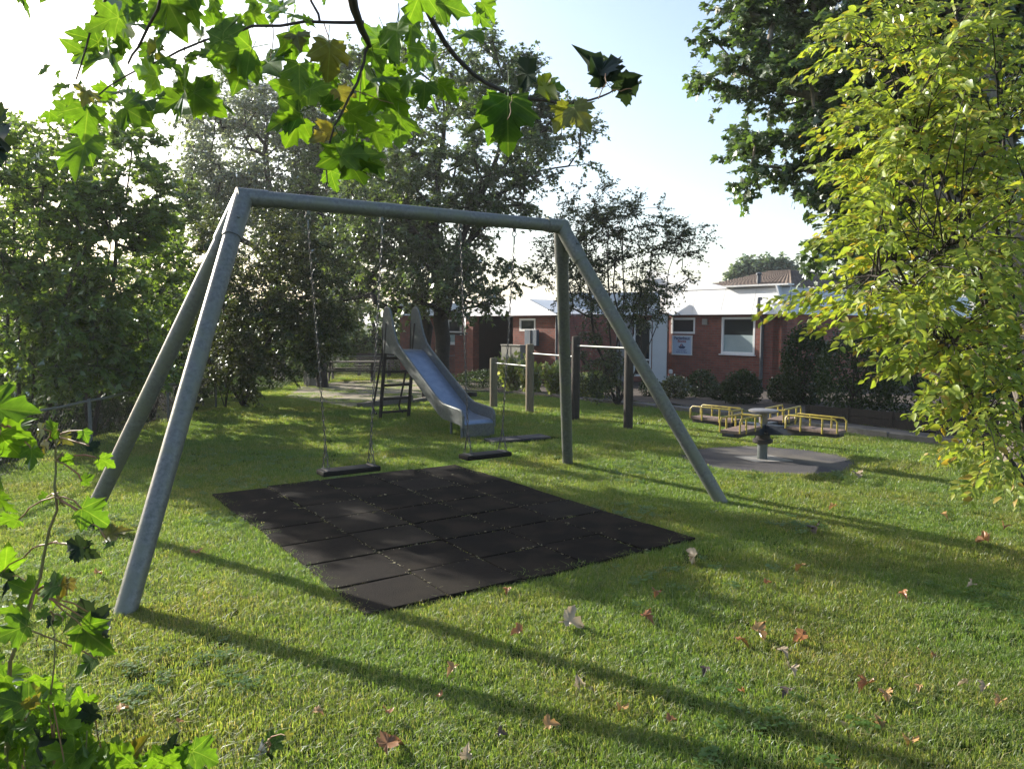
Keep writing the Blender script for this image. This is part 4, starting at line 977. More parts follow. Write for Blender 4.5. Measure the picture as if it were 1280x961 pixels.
# blue-grey board and pale cabinet against the shaded wall
c = CLp+BU*csx(667)+BN*.10; bx_ = empty('wall_box', (*c, rowz(432, cyd(667))), 'dark blue-grey board mounted on the brick wall below the small window', 'wall board')
MB().box((*c, rowz(422, cyd(667))), (csx(675)-csx(660), .12, .56), rzS).build('panel', M['bluebox'], bx_, bevel=.01)
MB().box((*(c+BN*.07), rowz(422, cyd(667))), (.03, .03, .54), rzS).build('seam_strip', M['pipe'], bx_)
c = CLp+BU*csx(652)+BN*.35; g_ = float(gz(*c)); cb = empty('utility_cabinet', (*c, g_), 'pale grey utility cabinet standing before the dark entrance recess', 'cabinet')
ht = rowz(432, c[1])-g_; MB().box((*c, g_+ht/2), (csx(664)-csx(640), .35, ht), rzS).build('body', M['greybox'], cb, bevel=.012)
MB().box((*c, g_+ht+.02), (csx(664)-csx(640)+.05, .40, .035), rzS).build('lid', M['greybox'], cb, bevel=.008)
MB().box((*(c+BN*.18), g_+ht/2), (.012, .01, ht-.06), rzS).build('door_seam', M['pipe'], cb)
# --- left wing
D1 = CLp+np.array([-.25, .9]); Du = np.array([.97, -.24]); Du /= np.linalg.norm(Du); dL = col(500, D1, Du)
def dsx(px): return col(px, D1, Du)-dL
Dp = D1+Du*dL; yd = lambda px: (D1+Du*col(px, D1, Du))[1]
w4 = (dsx(559), dsx(577), rowz(430, yd(568)), rowz(400, yd(568))); w5 = (dsx(515), dsx(535), rowz(430, yd(525)), rowz(402, yd(525)))
wallmesh('wall', Dp, D1, GBZ, 1.95, .3, [w4, w5], M['brick'], bld); window(Dp, Du, *w4, blind=.35, transom=.5); window(Dp, Du, *w5, blind=.4)
fascia(Dp, Du, 0, -dL, 1.93, 2.45)
g = G(576, 477); pr = empty('brick_pier', g, 'free-standing dark red brick pier with a cap left of the entrance', 'pier')
me = wallmesh('shaft', (g[0]-.2, g[1]-.2), (g[0]+.2, g[1]-.2), g[2]-.02, rowz(419, g[1]), .4, [], M['brick'], pr)
MB().box((g[0], g[1], rowz(417, g[1])), (.48, .48, .06)).build('cap', M['darkboard_shade'], pr, bevel=.01)
g = G(838, 479); bo = empty('path_light', g, 'small pale bollard lamp among the shrubs below the sign', 'bollard lamp')
MB().lathe([(.05, 0), (.05, .35)], 12, g).build('stem', M['greymetal'], bo, smooth=True); MB().lathe([(.07, .35), (.075, .37), (.075, .46), (.03, .50)], 12, g).build('head', M['white_frame'], bo, smooth=True)
#%%PART4
# ================================================================== TREES AND SHRUBS
def E_(px, py, d, rx, ry, rd=None):
    """a crown lobe seen at that place: centre and half-axes in metres"""
    c = Y(px, py, d); k = d/FPX
    return (c[0], c[1], c[2], rx*k, (rd if rd else (rx+ry)/2)*k, ry*k)
def gp(x, y): return np.array([x, y, float(gz(x, y))])

# big multi-stemmed tree behind the slide
b = gp(-1.75, 19.0)
b2 = gp(-2.2, 19.4)
tree('broad_tree', 'tall dark-leaved tree rising behind the slide with forked trunks', 'tree', b,
     [[b, Y(553, 400, 19), Y(565, 330, 19), Y(600, 250, 19.2), Y(630, 170, 19.4)], [Y(556, 380, 19), Y(540, 320, 18.6), Y(500, 260, 18.4), Y(480, 200, 18.6)],
      [Y(561, 345, 19), Y(590, 290, 19.8), Y(650, 215, 20.2), Y(700, 170, 20.2)], [Y(553, 395, 19), Y(545, 300, 19.9), Y(550, 200, 20.0), Y(560, 120, 19.8)]],
     [E_(600, 190, 19, 95, 95), E_(540, 270, 18.6, 95, 85), E_(515, 340, 18, 70, 48), E_(625, 110, 19, 62, 60), E_(680, 155, 19.5, 55, 48), E_(715, 175, 19.6, 38, 34), E_(470, 215, 19, 55, 95), E_(585, 350, 17.8, 85, 42), E_(560, 90, 19.5, 60, 55), E_(660, 235, 19, 38, 38), E_(620, 80, 19, 26, 34)],
     430, 8, 15, .5, .105, T_STAR, M['lf_back'], M['bark_dark'], 11, r0=.012, rexp=.5, trunk_r=.19, shell=.8)
b = b2
tree('broad_tree', 'slender dark trunk leaning left just beside the tall tree behind the slide', 'tree', b,
     [[b, Y(534, 410, 19.4), Y(522, 340, 19.6), Y(480, 270, 20)]],
     [E_(480, 290, 20.2, 62, 55), E_(520, 370, 19, 52, 30), E_(440, 330, 20.5, 40, 60)],
     100, 8, 14, .5, .105, T_STAR, M['lf_back'], M['bark_dark'], 12, trunk_r=.12)
# tree farther back, leaf colour greyed and paled for haze
b = gp(-8.6, 28)
tree('willow_tree', 'haze-tinted grey-green tree towering behind the left end of the swing bar', 'tree', b,
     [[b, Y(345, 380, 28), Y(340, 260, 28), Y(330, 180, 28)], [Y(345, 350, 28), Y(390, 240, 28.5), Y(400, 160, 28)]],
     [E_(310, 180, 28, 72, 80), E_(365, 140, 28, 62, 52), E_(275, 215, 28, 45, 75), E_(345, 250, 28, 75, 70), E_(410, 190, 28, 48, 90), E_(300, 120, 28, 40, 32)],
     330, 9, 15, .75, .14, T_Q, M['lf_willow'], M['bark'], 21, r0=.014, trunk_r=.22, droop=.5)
b = gp(-6.25, 25)
tree('broad_tree', 'leafy mid-green tree between the grey-green tree and the tall dark tree', 'tree', b,
     [[b, Y(402, 430, 25), Y(405, 360, 25), Y(400, 280, 25)], [Y(402, 400, 25), Y(440, 330, 25), Y(450, 260, 25)]],
     [E_(420, 260, 25, 55, 70), E_(400, 360, 24, 60, 60), E_(450, 350, 24, 45, 60), E_(440, 150, 26, 50, 85), E_(380, 300, 25, 50, 60), E_(350, 400, 25, 50, 38)],
     280, 8, 16, .6, .13, T_STAR, M['lf_mid'], M['bark_dark'], 22, trunk_r=.2)
# large multi-stemmed shrub left of the sandpit
b = gp(-5.55, 15.2)
ld = []
for k in range(9):
    a = -pi*.1-k*pi*2/9; ld.append([b+np.array([.18*cos(a), .18*sin(a), 0]), b+np.array([.5*cos(a), .4*sin(a), 1.0]), b+np.array([1.1*cos(a)+.3, .8*sin(a), 2.2])])
tree('large_shrub', 'big olive-green shrub with many stems left of the sandpit', 'shrub', b, ld,
     [E_(320, 320, 15, 72, 62), E_(285, 400, 15, 48, 75), E_(385, 350, 15, 55, 60), E_(340, 420, 14.6, 62, 52), E_(300, 455, 15, 42, 42), E_(400, 410, 15.4, 35, 45)],
     300, 9, 16, .33, .068, T_Q, M['lf_olive'], M['bark_dark'], 31, r0=.008, trunk_r=.03, rexp=.3)
b = gp(-9.2, 20)
tree('broad_tree', 'dark tree filling the gap behind the left shrub', 'tree', b,
     [[b, Y(215, 400, 20), Y(225, 300, 20)]], [E_(230, 330, 20, 55, 70), E_(190, 400, 20, 60, 60), E_(250, 410, 21, 60, 55), E_(210, 260, 20, 35, 55)],
     200, 8, 14, .5, .12, T_STAR, M['lf_mid'], M['bark_dark'], 33, trunk_r=.16)
# maples behind the wire fence on the left
defs = [((-7.0, 10.6), [E_(55, 300, 10.6, 72, 90), E_(30, 400, 10.4, 55, 70), E_(20, 220, 10.8, 38, 52), E_(95, 380, 10.4, 45, 70), E_(50, 450, 10.2, 70, 42)], 155, 'bushy bright-green young maple at the left edge of the picture behind the wire fence', 41),
        ((-6.6, 11.6), [E_(140, 330, 11.3, 62, 85), E_(168, 235, 11.2, 38, 78), E_(130, 420, 11.2, 60, 48), E_(95, 250, 11.4, 36, 60), E_(170, 450, 11, 55, 38)], 160, 'bright-green young maple with thin upright stems behind the second leg of the swing frame', 42),
        ((-6.9, 14.2), [E_(212, 370, 13.6, 38, 52), E_(200, 430, 13.4, 45, 42), E_(205, 300, 13.8, 22, 40)], 60, 'narrow young maple seen just left of the big olive-green shrub', 43),
        ((-9.1, 12.4), [E_(75, 195, 13.1, 60, 48), E_(120, 155, 13.2, 40, 38), E_(30, 330, 13, 60, 120), E_(20, 180, 13.1, 22, 34)], 115, 'taller thin-topped maple showing against the bright sky at upper left', 44)]
for (bx_, by_), ells, nc, lab, sd in defs:
    b = gp(bx_, by_); ld = []
    for k in range(4):
        a = k*1.6+.5; e = ells[k % len(ells)]
        ld.append([b+np.array([.12*cos(a), .12*sin(a), 0]), b*.55+np.array(e[:3])*.45+np.array([.1*cos(a), 0, 0]), np.array(e[:3])+np.array([0, 0, e[5]*.7])])
    tree('young_maple', lab, 'tree', b, ld, ells, nc, 6, 11, .36, .105, T_STAR, M['lf_left'], M['bark'], sd, r0=.008, trunk_r=.05, group='young maples behind the wire fence')
# reddish open shrub-tree before the building
b = gp(2.25, 16.4); ld = []
for k in range(9):
    fx = [745, 762, 778, 790, 806, 730, 820, 770, 800][k]; fy = [350, 300, 290, 330, 300, 400, 340, 340, 390][k]
    top = Y(fx+(fx-770)*.5, fy-30, 16.4+random.uniform(-1, 1)); m_ = Y(fx, (fy+500)/2, 16.4+random.uniform(-.4, .4))
    ld.append([b+np.array([random.uniform(-.2, .2), random.uniform(-.15, .15), 0]), m_, top])
tree('ornamental_tree', 'open fine-leaved small tree with a fan of dark stems in front of the brick building', 'tree', b, ld,
     [E_(790, 285, 16.4, 70, 40), E_(735, 300, 16.2, 52, 42), E_(855, 305, 16.4, 34, 28), E_(745, 255, 16.6, 42, 26), E_(770, 360, 16.4, 70, 52), E_(840, 350, 16.6, 36, 16), E_(700, 330, 16, 32, 45), E_(745, 450, 16, 36, 42)],
     300, 8, 12, .32, .06, T_Q, M['lf_olive'], M['bark_dark'], 51, r0=.0065, trunk_r=.045, rexp=.4, shell=.9)
# small far tree over the roof, haze put into its leaf colour
b = gp(20, 60)
tree('far_tree', 'small haze-tinted round tree far off above the tiled roof', 'tree', b, [[b, Y(956, 350, 60), Y(958, 335, 60)]], [E_(948, 336, 60, 22, 13), E_(968, 340, 60, 24, 13), E_(957, 350, 60, 38, 18), E_(980, 348, 60, 18, 12), E_(930, 346, 60, 14, 14)], 260, 9, 14, .7, .30, T_Q, M['lf_far'], M['bark'], 61, r0=.03, trunk_r=.3, step=1)
# background trees behind the house and the left hedge line
for k, (px, py, d, rx, ry, lab) in enumerate([(90, 400, 30, 95, 90, 'dark background tree low behind the left maples'), (300, 430, 36, 75, 60, 'dark background tree low behind the olive-green shrub'), (470, 415, 34, 60, 45, 'background tree glimpsed beyond the sandpit'),
                                              (-60, 380, 22, 90, 120, 'background tree just beyond the left edge of the picture')]):
    c = Y(px, py, d); b = gp(c[0], c[1])
    tree('background_tree', lab, 'tree', b, [[b, c]], [E_(px, py, d, rx, ry), E_(px+rx*.5, py+ry*.2, d, rx*.6, ry*.7), E_(px-rx*.5, py-ry*.1, d, rx*.6, ry*.7)], 110, 7, 12, .8, .2, T_Q, M['lf_mid'], M['bark_dark'], 70+k, trunk_r=.2, group='background trees at left', r0=.02, step=.9)

# dark maple on the right with the pale trunk
b = gp(5.75, 8.5)
def fr_cut(p): return False
tree('maple_tree', 'large dark-leaved maple with a pale thick trunk at the right edge', 'tree', b,
     [[b, gp(5.75, 8.5)+[.02, 0, 1.2], gp(5.7, 8.6)+[0, 0, 2.6], gp(5.4, 8.9)+[0, 0, 4.2], gp(5.2, 9.1)+[0, 0, 6]],
      [gp(5.7, 8.6)+[0, 0, 2.3], Y(1130, 200, 9.2), Y(1020, 120, 9.6), Y(930, 90, 9.8)], [gp(5.6, 8.7)+[0, 0, 2.8], Y(1120, 120, 9.8), Y(1000, 20, 10.2)], [gp(5.7, 8.6)+[0, 0, 2.2], Y(1150, 270, 9.4), Y(1060, 230, 9.6)]],
     [E_(1010, 95, 9.8, 95, 105), E_(950, 190, 9.8, 52, 42), E_(1110, 170, 9.8, 110, 110), E_(925, 60, 10, 42, 60), E_(1050, 230, 9.6, 62, 52), E_(1150, -40, 10, 180, 110), E_(960, -40, 10, 80, 60), E_(1230, 120, 9.8, 90, 130), E_(1020, 290, 9.5, 45, 28), E_(1075, 300, 9.8, 50, 40), E_(900, 130, 9.9, 30, 22), E_(1060, 350, 10, 30, 22), E_(1180, 240, 9.8, 90, 80), E_(1120, 60, 10.4, 120, 100), E_(1250, 300, 10, 80, 70), E_(1130, 320, 10.5, 70, 50)],
     620, 8, 15, .36, .092, T_MAPLE_S, M['lf_dark'], M['bark_pale'], 81, r0=.009, trunk_r=.24, single=300, single_mat=M['lf_dark_o'], single_tmpl=T_MAPLE_S, shell=.8)

# yellow-green shrub in the near right: arching sprays
b = gp(4.25, 5.9)
root = empty('spindle_shrub', b, 'tall yellow-green leafy shrub arching in from the right edge', 'shrub')
r = np.random.default_rng(91); A = []; B = []; RA_ = []; RB_ = []; LP = []; LT = []; LN_ = []
def add_poly(pts, r0_, r1_):
    n_ = len(pts)-1
    for i in range(n_): A.append(pts[i]); B.append(pts[i+1]); RA_.append(r0_+(r1_-r0_)*i/n_); RB_.append(r0_+(r1_-r0_)*(i+1)/n_)
def bez(a, b, c, n_): t = np.linspace(0, 1, n_+1)[:, None]; return (1-t)**2*a+2*t*(1-t)*b+t*t*c
mains = [(1246, 480, 5.4, 1200, 200, 5.3), (1262, 420, 5.2, 1250, 60, 5.4), (1225, 520, 5.3, 1120, 330, 5.0), (1290, 470, 5.6, 1330, 100, 5.6), (1240, 380, 5.5, 1130, 90, 5.4), (1260, 360, 5.7, 1180, -60, 5.8), (1300, 430, 5.0, 1290, 260, 4.8)]
stems = []
for (mx_, my_, md, tx, ty, td) in mains:
    base = b+np.array([r.normal(0, .10), r.normal(0, .10), -.03]); pts = bez(base, Y(mx_, my_, md), Y(tx, ty, td), 14); add_poly(pts, .022, .008); stems.append(pts)
for (tx, ty, td) in [(1090, 345, 5.0), (1185, 425, 5.0), (1225, 535, 5.0), (1125, 180, 5.1), (1085, 60, 5.3), (1180, 60, 5.2), (1250, 180, 5.0), (1210, 300, 4.9), (1140, 250, 5.5), (1230, 10, 5.5)]:
    q_ = np.concatenate(stems); t_ = Y(tx, ty, td); c_ = q_[q_[:, 2] < t_[2]-.15] if (q_[:, 2] < t_[2]-.15).sum() > 3 else q_; a_ = c_[np.argmin(np.linalg.norm(c_-t_, axis=1))]; pts = bez(a_, (a_+t_)/2+np.array([0, 0, .15]), t_, 12); add_poly(pts, .009, .004); stems.append(pts)
targets = []
ells = [(1210, 415, 80, 80), (1165, 290, 88, 72), (1238, 130, 85, 105), (1150, 115, 75, 92), (1072, 362, 62, 25), (1175, 462, 45, 28), (1222, 525, 38, 42), (1256, 578, 28, 22), (1080, 48, 50, 40), (1250, 300, 55, 80), (1135, 392, 62, 34), (1256, 480, 40, 70), (1110, 190, 52, 64), (1185, 20, 90, 40), (1100, 285, 34, 30)]
area = np.array([e[2]*e[3] for e in ells], float); area /= area.sum()
for _ in range(660):
    e = ells[r.choice(len(ells), p=area)]; q = r.normal(size=2); q = q/np.linalg.norm(q)*sqrt(r.random()); targets.append(Y(e[0]+q[0]*e[2], e[1]+q[1]*e[3], 5.15+r.normal(0, .42)))
SP_ = np.concatenate(stems)
for t_ in targets:
    d_ = np.linalg.norm(SP_-t_, axis=1)*r.uniform(.6, 1.5, len(SP_))+.5*np.maximum(0, SP_[:, 2]-t_[2])+np.where(SP_[:, 2] < .5, 2, 0); a_ = SP_[np.argmin(d_)]
    mid = (a_+t_)/2+np.array([0, 0, .14*np.linalg.norm(t_-a_)]); pts = bez(a_, mid, t_, 5); add_poly(pts, .0055, .002)
    dd = unit(pts[-1]-pts[-2]); hd = unit(dd*np.array([1, 1, .25])+np.array([-.35, -.1, -.12])); L_ = r.uniform(.22, .42)
    sp = bez(t_, t_+hd*L_*.5+np.array([0, 0, .03]), t_+hd*L_+np.array([0, 0, -.06]), 6); add_poly(sp, .002, .001)
    nrm0 = unit(np.array([r.normal(0, .35), r.normal(0, .35)-.25, 1.0])); sd2 = unit(np.cross(hd, nrm0)); nl = int(10+L_*26)
    for k in range(nl):
        f_ = (k+.5)/nl; p = sp[0]+(sp[-1]-sp[0])*f_+np.array([0, 0, .03*sin(pi*f_)]); sg = 1 if k % 2 else -1
        LP.append(p+sd2*sg*.006+r.normal(0, .008, 3)); LT.append(hd*.75+sd2*sg*.75+r.normal(0, .2, 3)+np.array([0, 0, -.25])); LN_.append(nrm0+r.normal(0, .38, 3))
    # leaves along the last part of the carrying twig as well
    for k in range(5):
        p = pts[3]+(pts[5]-pts[3])*r.random(); LP.append(p+r.normal(0, .01, 3)); LT.append(r.normal(0, .6, 3)+dd*.5+np.array([0, 0, -.2])); LN_.append(nrm0+r.normal(0, .4, 3))
LP = np.array(LP); LT = unit(np.array(LT)); LN_ = unit(np.array(LN_)); sz = r.uniform(.040, .078, len(LP))
sb = obj('branch', edges_mesh('branch', A, B, np.array(RA_), np.array(RB_), 6), M['bark_dark'], root); sb['kind'] = 'stuff'
vis, z = visible(LP, 5); z = np.where(vis, z, 1e9); idx = np.argsort(z/sz)[:300]; keep = np.ones(len(LP), bool); keep[idx] = False
ms = tmpl_mesh('leaf', T_OV, M['lf_shrub_o'], petiole=.12)
for j in idx: leaf_object('leaf', ms[j % 3], LP[j], LT[j], LN_[j], sz[j], root)
fo = obj('foliage', leaves_mesh('foliage', LP[keep], LT[keep], LN_[keep], sz[keep], T_OV), M['lf_shrub'], root); fo['kind'] = 'stuff'

# hedge and shrubs by the building
hc = [(5.75, 12.75, .75, .62, .62, .78), (6.6, 12.3, .8, .75, .7, .85), (7.6, 11.6, .85, .8, .75, .9), (8.6, 11.0, .9, .9, .8, 1.0), (6.1, 13.3, .8, .7, .7, .85), (9.6, 10.6, .9, .9, .8, 1.0)]
hc = [(x, y, float(gz(x, y))+z, a, b_, c_) for x, y, z, a, b_, c_ in hc]
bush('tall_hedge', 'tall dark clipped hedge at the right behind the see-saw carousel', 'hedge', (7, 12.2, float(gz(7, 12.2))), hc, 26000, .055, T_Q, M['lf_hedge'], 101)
def shrub_at(px, py_base, top, halfw, label, n=1500, ls=.07, mat='lf_hedge', tm=T_Q, name='round_shrub', sd=0, group=None, cat='shrub'):
    g = G(px, py_base); k = g[1]/FPX; h = Y(px, top, g[1])[2]-g[2]; w2_ = halfw*k
    return bush(name, label, cat, g, [(g[0], g[1]+w2_*.6, g[2]+h*.45, w2_, w2_*.9, h*.55)], n, ls, tm, M[mat], 110+sd, group)
gB = 'dark shrubs along the foot of the house wall'
shrub_at(931, 507, 464, 25, 'round dark clipped shrub beside the zinc downpipe', 3600, .06, sd=1, group=gB)
shrub_at(985, 505, 468, 22, 'dark shrub standing right of the downpipe at the house corner', 2800, .06, sd=2, group=gB)
shrub_at(880, 498, 463, 20, 'dark shrub with pale flower heads on top, between sign and large window', 2400, .06, sd=3, group=gB)
shrub_at(846, 500, 470, 18, 'low greyish shrub right of the fan-stemmed small tree', 2000, .06, 'lf_olive', sd=4, group=gB)
shrub_at(905, 502, 480, 15, 'smallest dark shrub, tucked between two bigger ones below the large window', 1400, .05, sd=5, group=gB)
shrub_at(815, 497, 472, 15, 'small dark shrub before the white pier of the doorway', 1300, .05, sd=6, group=gB)
g = G(880, 497); P_ = []; r = np.random.default_rng(5)
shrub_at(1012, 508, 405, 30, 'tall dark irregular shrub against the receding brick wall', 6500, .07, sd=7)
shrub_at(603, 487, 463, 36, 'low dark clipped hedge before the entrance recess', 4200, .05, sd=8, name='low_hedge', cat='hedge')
for k, (px, lab) in enumerate([(640, 'pale leafy flowering perennial, leftmost of the clump behind the pull-up bars'), (664, 'tall spiky-leaved perennial beside the second round timber post'), (694, 'bushy pale-green perennial right of the second round timber post'), (730, 'low yellow-green perennial left of the fan-stemmed tree'), (745, 'dark leafy perennial at the foot of the fan-stemmed tree')]):
    g = G(px, 490+k*2); pr_ = empty('perennial', g, lab, 'plant', 'perennials in the bed'); r = np.random.default_rng(130+k); n = 340; hgt = [1.2, .95, .95, .65, .7][k]
    a = r.random(n)*2*pi; rr_ = r.random(n)*.30; A_ = np.c_[g[0]+rr_*np.cos(a)*.4, g[1]+rr_*np.sin(a)*.4, np.full(n, g[2])]; up = unit(np.c_[np.cos(a)*rr_, np.sin(a)*rr_, np.full(n, .6)]); hh = hgt*(.4+.6*r.random(n))
    B_ = A_+up*hh[:, None]
    o = obj('stem', edges_mesh('stem', A_, B_, np.full(n, .006), np.full(n, .003), 3), M['greenstem'], pr_); o['kind'] = 'stuff'
    q = r.random((n, 5, 1)); LPp = (A_[:, None]+(B_-A_)[:, None]*q).reshape(-1, 3); nn_ = len(LPp)
    o = obj('foliage', leaves_mesh('foliage', LPp, unit(r.normal(size=(nn_, 3))+np.array([0, 0, .8])), unit(r.normal(size=(nn_, 3))+np.array([0, -.5, .6])), r.uniform(.08, .20, nn_), T_Q), M['lf_flower'], pr_); o['kind'] = 'stuff'
# low undergrowth behind the wire fence; dark leaf colour paints the shade under trees
for k, (x, y, rx, rz_, lab) in enumerate([(-6.6, 8.2, 1.0, .75, 'shade-coloured low undergrowth behind the near end of the wire fence'), (-7.2, 10.2, 1.1, .9, 'shade-coloured undergrowth below the leftmost young maple'), (-7.0, 12.4, 1.0, .9, 'shade-coloured undergrowth behind the middle of the wire fence'), (-7.2, 14.6, 1.1, 1.0, 'shade-coloured undergrowth at the far end of the wire fence'),
                                           (-9.0, 9.0, 1.3, 1.1, 'shade-coloured bush deeper behind the fence at the left picture edge'), (-9.2, 12, 1.5, 1.3, 'shade-coloured bush deeper behind the two near maples'), (-8.0, 16.5, 1.3, 1.2, 'shade-coloured bush behind the olive-green shrub')]):
    z0 = float(gz(x, y)); bush('undergrowth_bush', lab, 'bush', (x, y, z0), [(x, y, z0+rz_*.5, rx, rx*1.1, rz_)], 3200, .10, T_STAR, M['lf_hedge'], 150+k, 'undergrowth behind the wire fence', stems=4)

# ================================================================== NEAR MAPLE BOUGH (top left)
r = np.random.default_rng(201)
bough = empty('maple_bough', (-.75, -1.1, 0), 'maple bough with large sunlit leaves hanging in from the top left', 'tree branch')
bp_ = [np.array([-.75, -1.1, -.05]), np.array([-.72, -1.08, 1.2]), np.array([-.7, -.9, 2.4]), np.array([-.68, -.2, 3.3]), np.array([-.62, .9, 3.75])]
MB().tube(bp_, [.13, .11, .09, .055, .035], 14).build('trunk', M['bark'], bough, smooth=True)
def stem(pts, r0_, r1_, nm='twig', mat='twig', par=bough):
    P_ = [np.array(p, float) for p in pts]
    Q_ = [P_[0]]
    for a_, b_ in zip(P_[:-1], P_[1:]): Q_ += [a_*.7+b_*.3+r.normal(0, .003, 3), a_*.3+b_*.7+r.normal(0, .003, 3)]
    Q_.append(P_[-1]); n_ = len(Q_); return MB().tube(Q_, [r0_+(r1_-r0_)*i/(n_-1) for i in range(n_)], 8).build(nm, M[mat], par, smooth=True)
stem([bp_[-1], Y(425, -60, 2.1), Y(440, 0, 2.3), Y(450, 30, 2.4), Y(462, 58, 2.5)], .022, .008)
stem([Y(455, 28, 2.4), Y(400, 29, 2.4), Y(330, 30, 2.4), Y(290, 38, 2.45), Y(240, 55, 2.5), Y(190, 80, 2.5), Y(145, 100, 2.5), Y(110, 130, 2.5)], .0055, .002)
stem([Y(462, 55, 2.5), Y(452, 90, 2.5), Y(430, 135, 2.5), Y(414, 168, 2.5), Y(407, 205, 2.5), Y(406, 238, 2.5)], .0055, .002)
stem([bp_[-1], Y(500, -70, 2.3), Y(525, -5, 2.5), Y(545, 38, 2.6), Y(580, 85, 2.7), Y(620, 113, 2.75), Y(670, 126, 2.8), Y(715, 130, 2.8), Y(748, 124, 2.8), Y(768, 112, 2.8)], .012, .0025)
stem([Y(200, -60, 2.2), Y(205, -5, 2.3), Y(178, 48, 2.4), Y(160, 80, 2.45)], .006, .003)
stem([bp_[-1], Y(330, -160, 1.9), Y(200, -60, 2.2)], .025, .006)
stem([Y(200, -60, 2.2), Y(140, -20, 2.4), Y(110, 40, 2.5), Y(95, 100, 2.5)], .005, .0025)
stem([Y(400, 29, 2.4), Y(385, -10, 2.4), Y(380, -60, 2.2)], .004, .003)
lm = tmpl_mesh('leaf', maple_template(curl=.38, fold=.16), M['lf_maple_near'], petiole=.45, variants=4, jitter=.035, bend=.25)
ly = tmpl_mesh('leaf', maple_template(curl=.45, fold=.2), M['lf_yellow'], petiole=.4, variants=2, jitter=.04, bend=.3)
lc = tmpl_mesh('leaf', maple_template(curl=1.0, fold=.65), M['lf_darkcurl'], petiole=.5, variants=2, jitter=.05, bend=.8)
def place(px, py, size, ang, d=None, kind=0, tilt=.62, par=bough, ctr=True, nz=None):
    """leaf whose blade centre appears at px,py; ang: direction of the tip in the picture (0 right, 90 up)"""
    d = d or r.uniform(2.25, 2.75); a = radians(ang+r.normal(0, 8)); t = RGT*cos(a)+UPV*sin(a)+FWD*r.normal(0, tilt)
    n_ = -FWD*r.choice([1, 1, 1, -1])*1.0+RGT*r.normal(0, tilt)+UPV*(r.normal(0, tilt)+.35); s = size*d/FPX*1.05
    t = unit(t); p = Y(px, py, d); p = p-t*s*.45
    ms_ = (lm, ly, lc)[kind]; return leaf_object('leaf', ms_[r.integers(len(ms_))], p, t, n_, s, par)
LV = [(30,2,42,-60),(150,8,70,-80),(128,28,58,-150),(105,45,52,170),(118,72,66,190),(138,70,72,-100),(97,62,52,150),(52,88,26,180),(88,118,50,-160),(75,142,44,-150),(108,130,50,-110),(100,192,66,-110),(82,200,36,-130),(108,152,56,-90),(160,35,50,-40),(172,12,48,-60),(215,18,62,-80),(238,12,50,-70),(203,42,50,-130),(190,72,50,-95),(217,82,46,-5),(180,92,46,-160),(185,128,50,-35),(166,142,60,-40),(148,118,46,-120),(228,122,95,-80),(248,112,52,30),(212,128,50,-150),(262,130,52,-25),(283,32,66,80),(288,66,74,-155),(250,66,40,-170),(270,58,72,100),(300,92,54,-115),(322,22,34,-30),(270,14,34,-95),(352,16,62,-85),(378,22,42,0),(366,62,62,-80),(338,80,72,-60),(374,100,50,-80),(362,112,56,180),(352,148,60,190),(366,166,50,-120),(396,108,46,-60),(404,122,48,-40),(416,132,40,-20),(478,72,86,-110),(494,50,72,-80),(466,52,60,-150),(520,8,56,-110),(565,8,50,-20),(590,42,58,-35),(544,72,64,-70),(524,76,52,-120),(530,118,50,-95),(560,114,42,-30),(472,108,60,-60),(455,112,58,100),(492,130,74,-45),(452,152,60,-45),(502,160,56,-60),(486,100,48,-30),(440,212,78,-70),(446,190,56,15),(466,204,46,-30),(416,226,36,-90),(430,172,44,20),(470,170,50,-60),(508,105,46,-110),(610,12,40,-50),(325,-5,50,-90),(410,-8,50,-80),(240,-15,60,-80),(60,-12,40,-90)]
for (x, y, s, a) in LV: place(x, y, s*(.64+.25*r.random()), a)
for (x, y, s, a) in LV+LV[::2]:
    if 12 < y < 215: place(x+r.uniform(-22, 22), y+r.uniform(-18, 10), s*r.uniform(.3, .55), a+r.uniform(-50, 50), d=r.uniform(2.5, 3.1), tilt=.7)
for (x, y, s, a) in [(412,78,46,-95),(418,60,42,-60),(405,168,34,-140),(196,66,30,-80),(430,125,34,-60),(372,48,30,-70),(688,112,34,-40),(725,146,40,-60),(702,148,34,-110),(108,118,30,-60)]: place(x, y, s, a, kind=1)
for (x, y, s, a) in [(762,80,40,65),(745,92,30,140),(792,112,34,10),(652,100,44,200),(778,98,30,30),(612,148,34,190),(748,84,40,100)]: place(x, y, s, a, kind=2, d=2.8)
place(634, 156, 66, -85, d=2.7, tilt=.25); place(622, 150, 54, -110, d=2.72); place(727, 140, 32, -70, d=2.8); place(690, 108, 32, -10, d=2.8)
place(2, 168, 60, -10, d=1.5, kind=2, tilt=.2); place(-5, 195, 46, -60, d=1.5, kind=2, tilt=.2)
for (x0, y0, x1, y1) in [(405,30,412,78),(230,58,228,112),(300,36,300,92),(452,90,440,212),(560,60,545,72),(748,124,757,92),(765,113,790,112),(640,120,634,150),(150,100,148,118),(340,30,338,76),(440,112,492,130)]:
    stem([Y(x0, y0, 2.5), Y((x0+x1)/2+3, (y0+y1)/2, 2.5), Y(x1, y1, 2.5)], .0018, .0014, nm='leaf_stalk', mat='redstem')

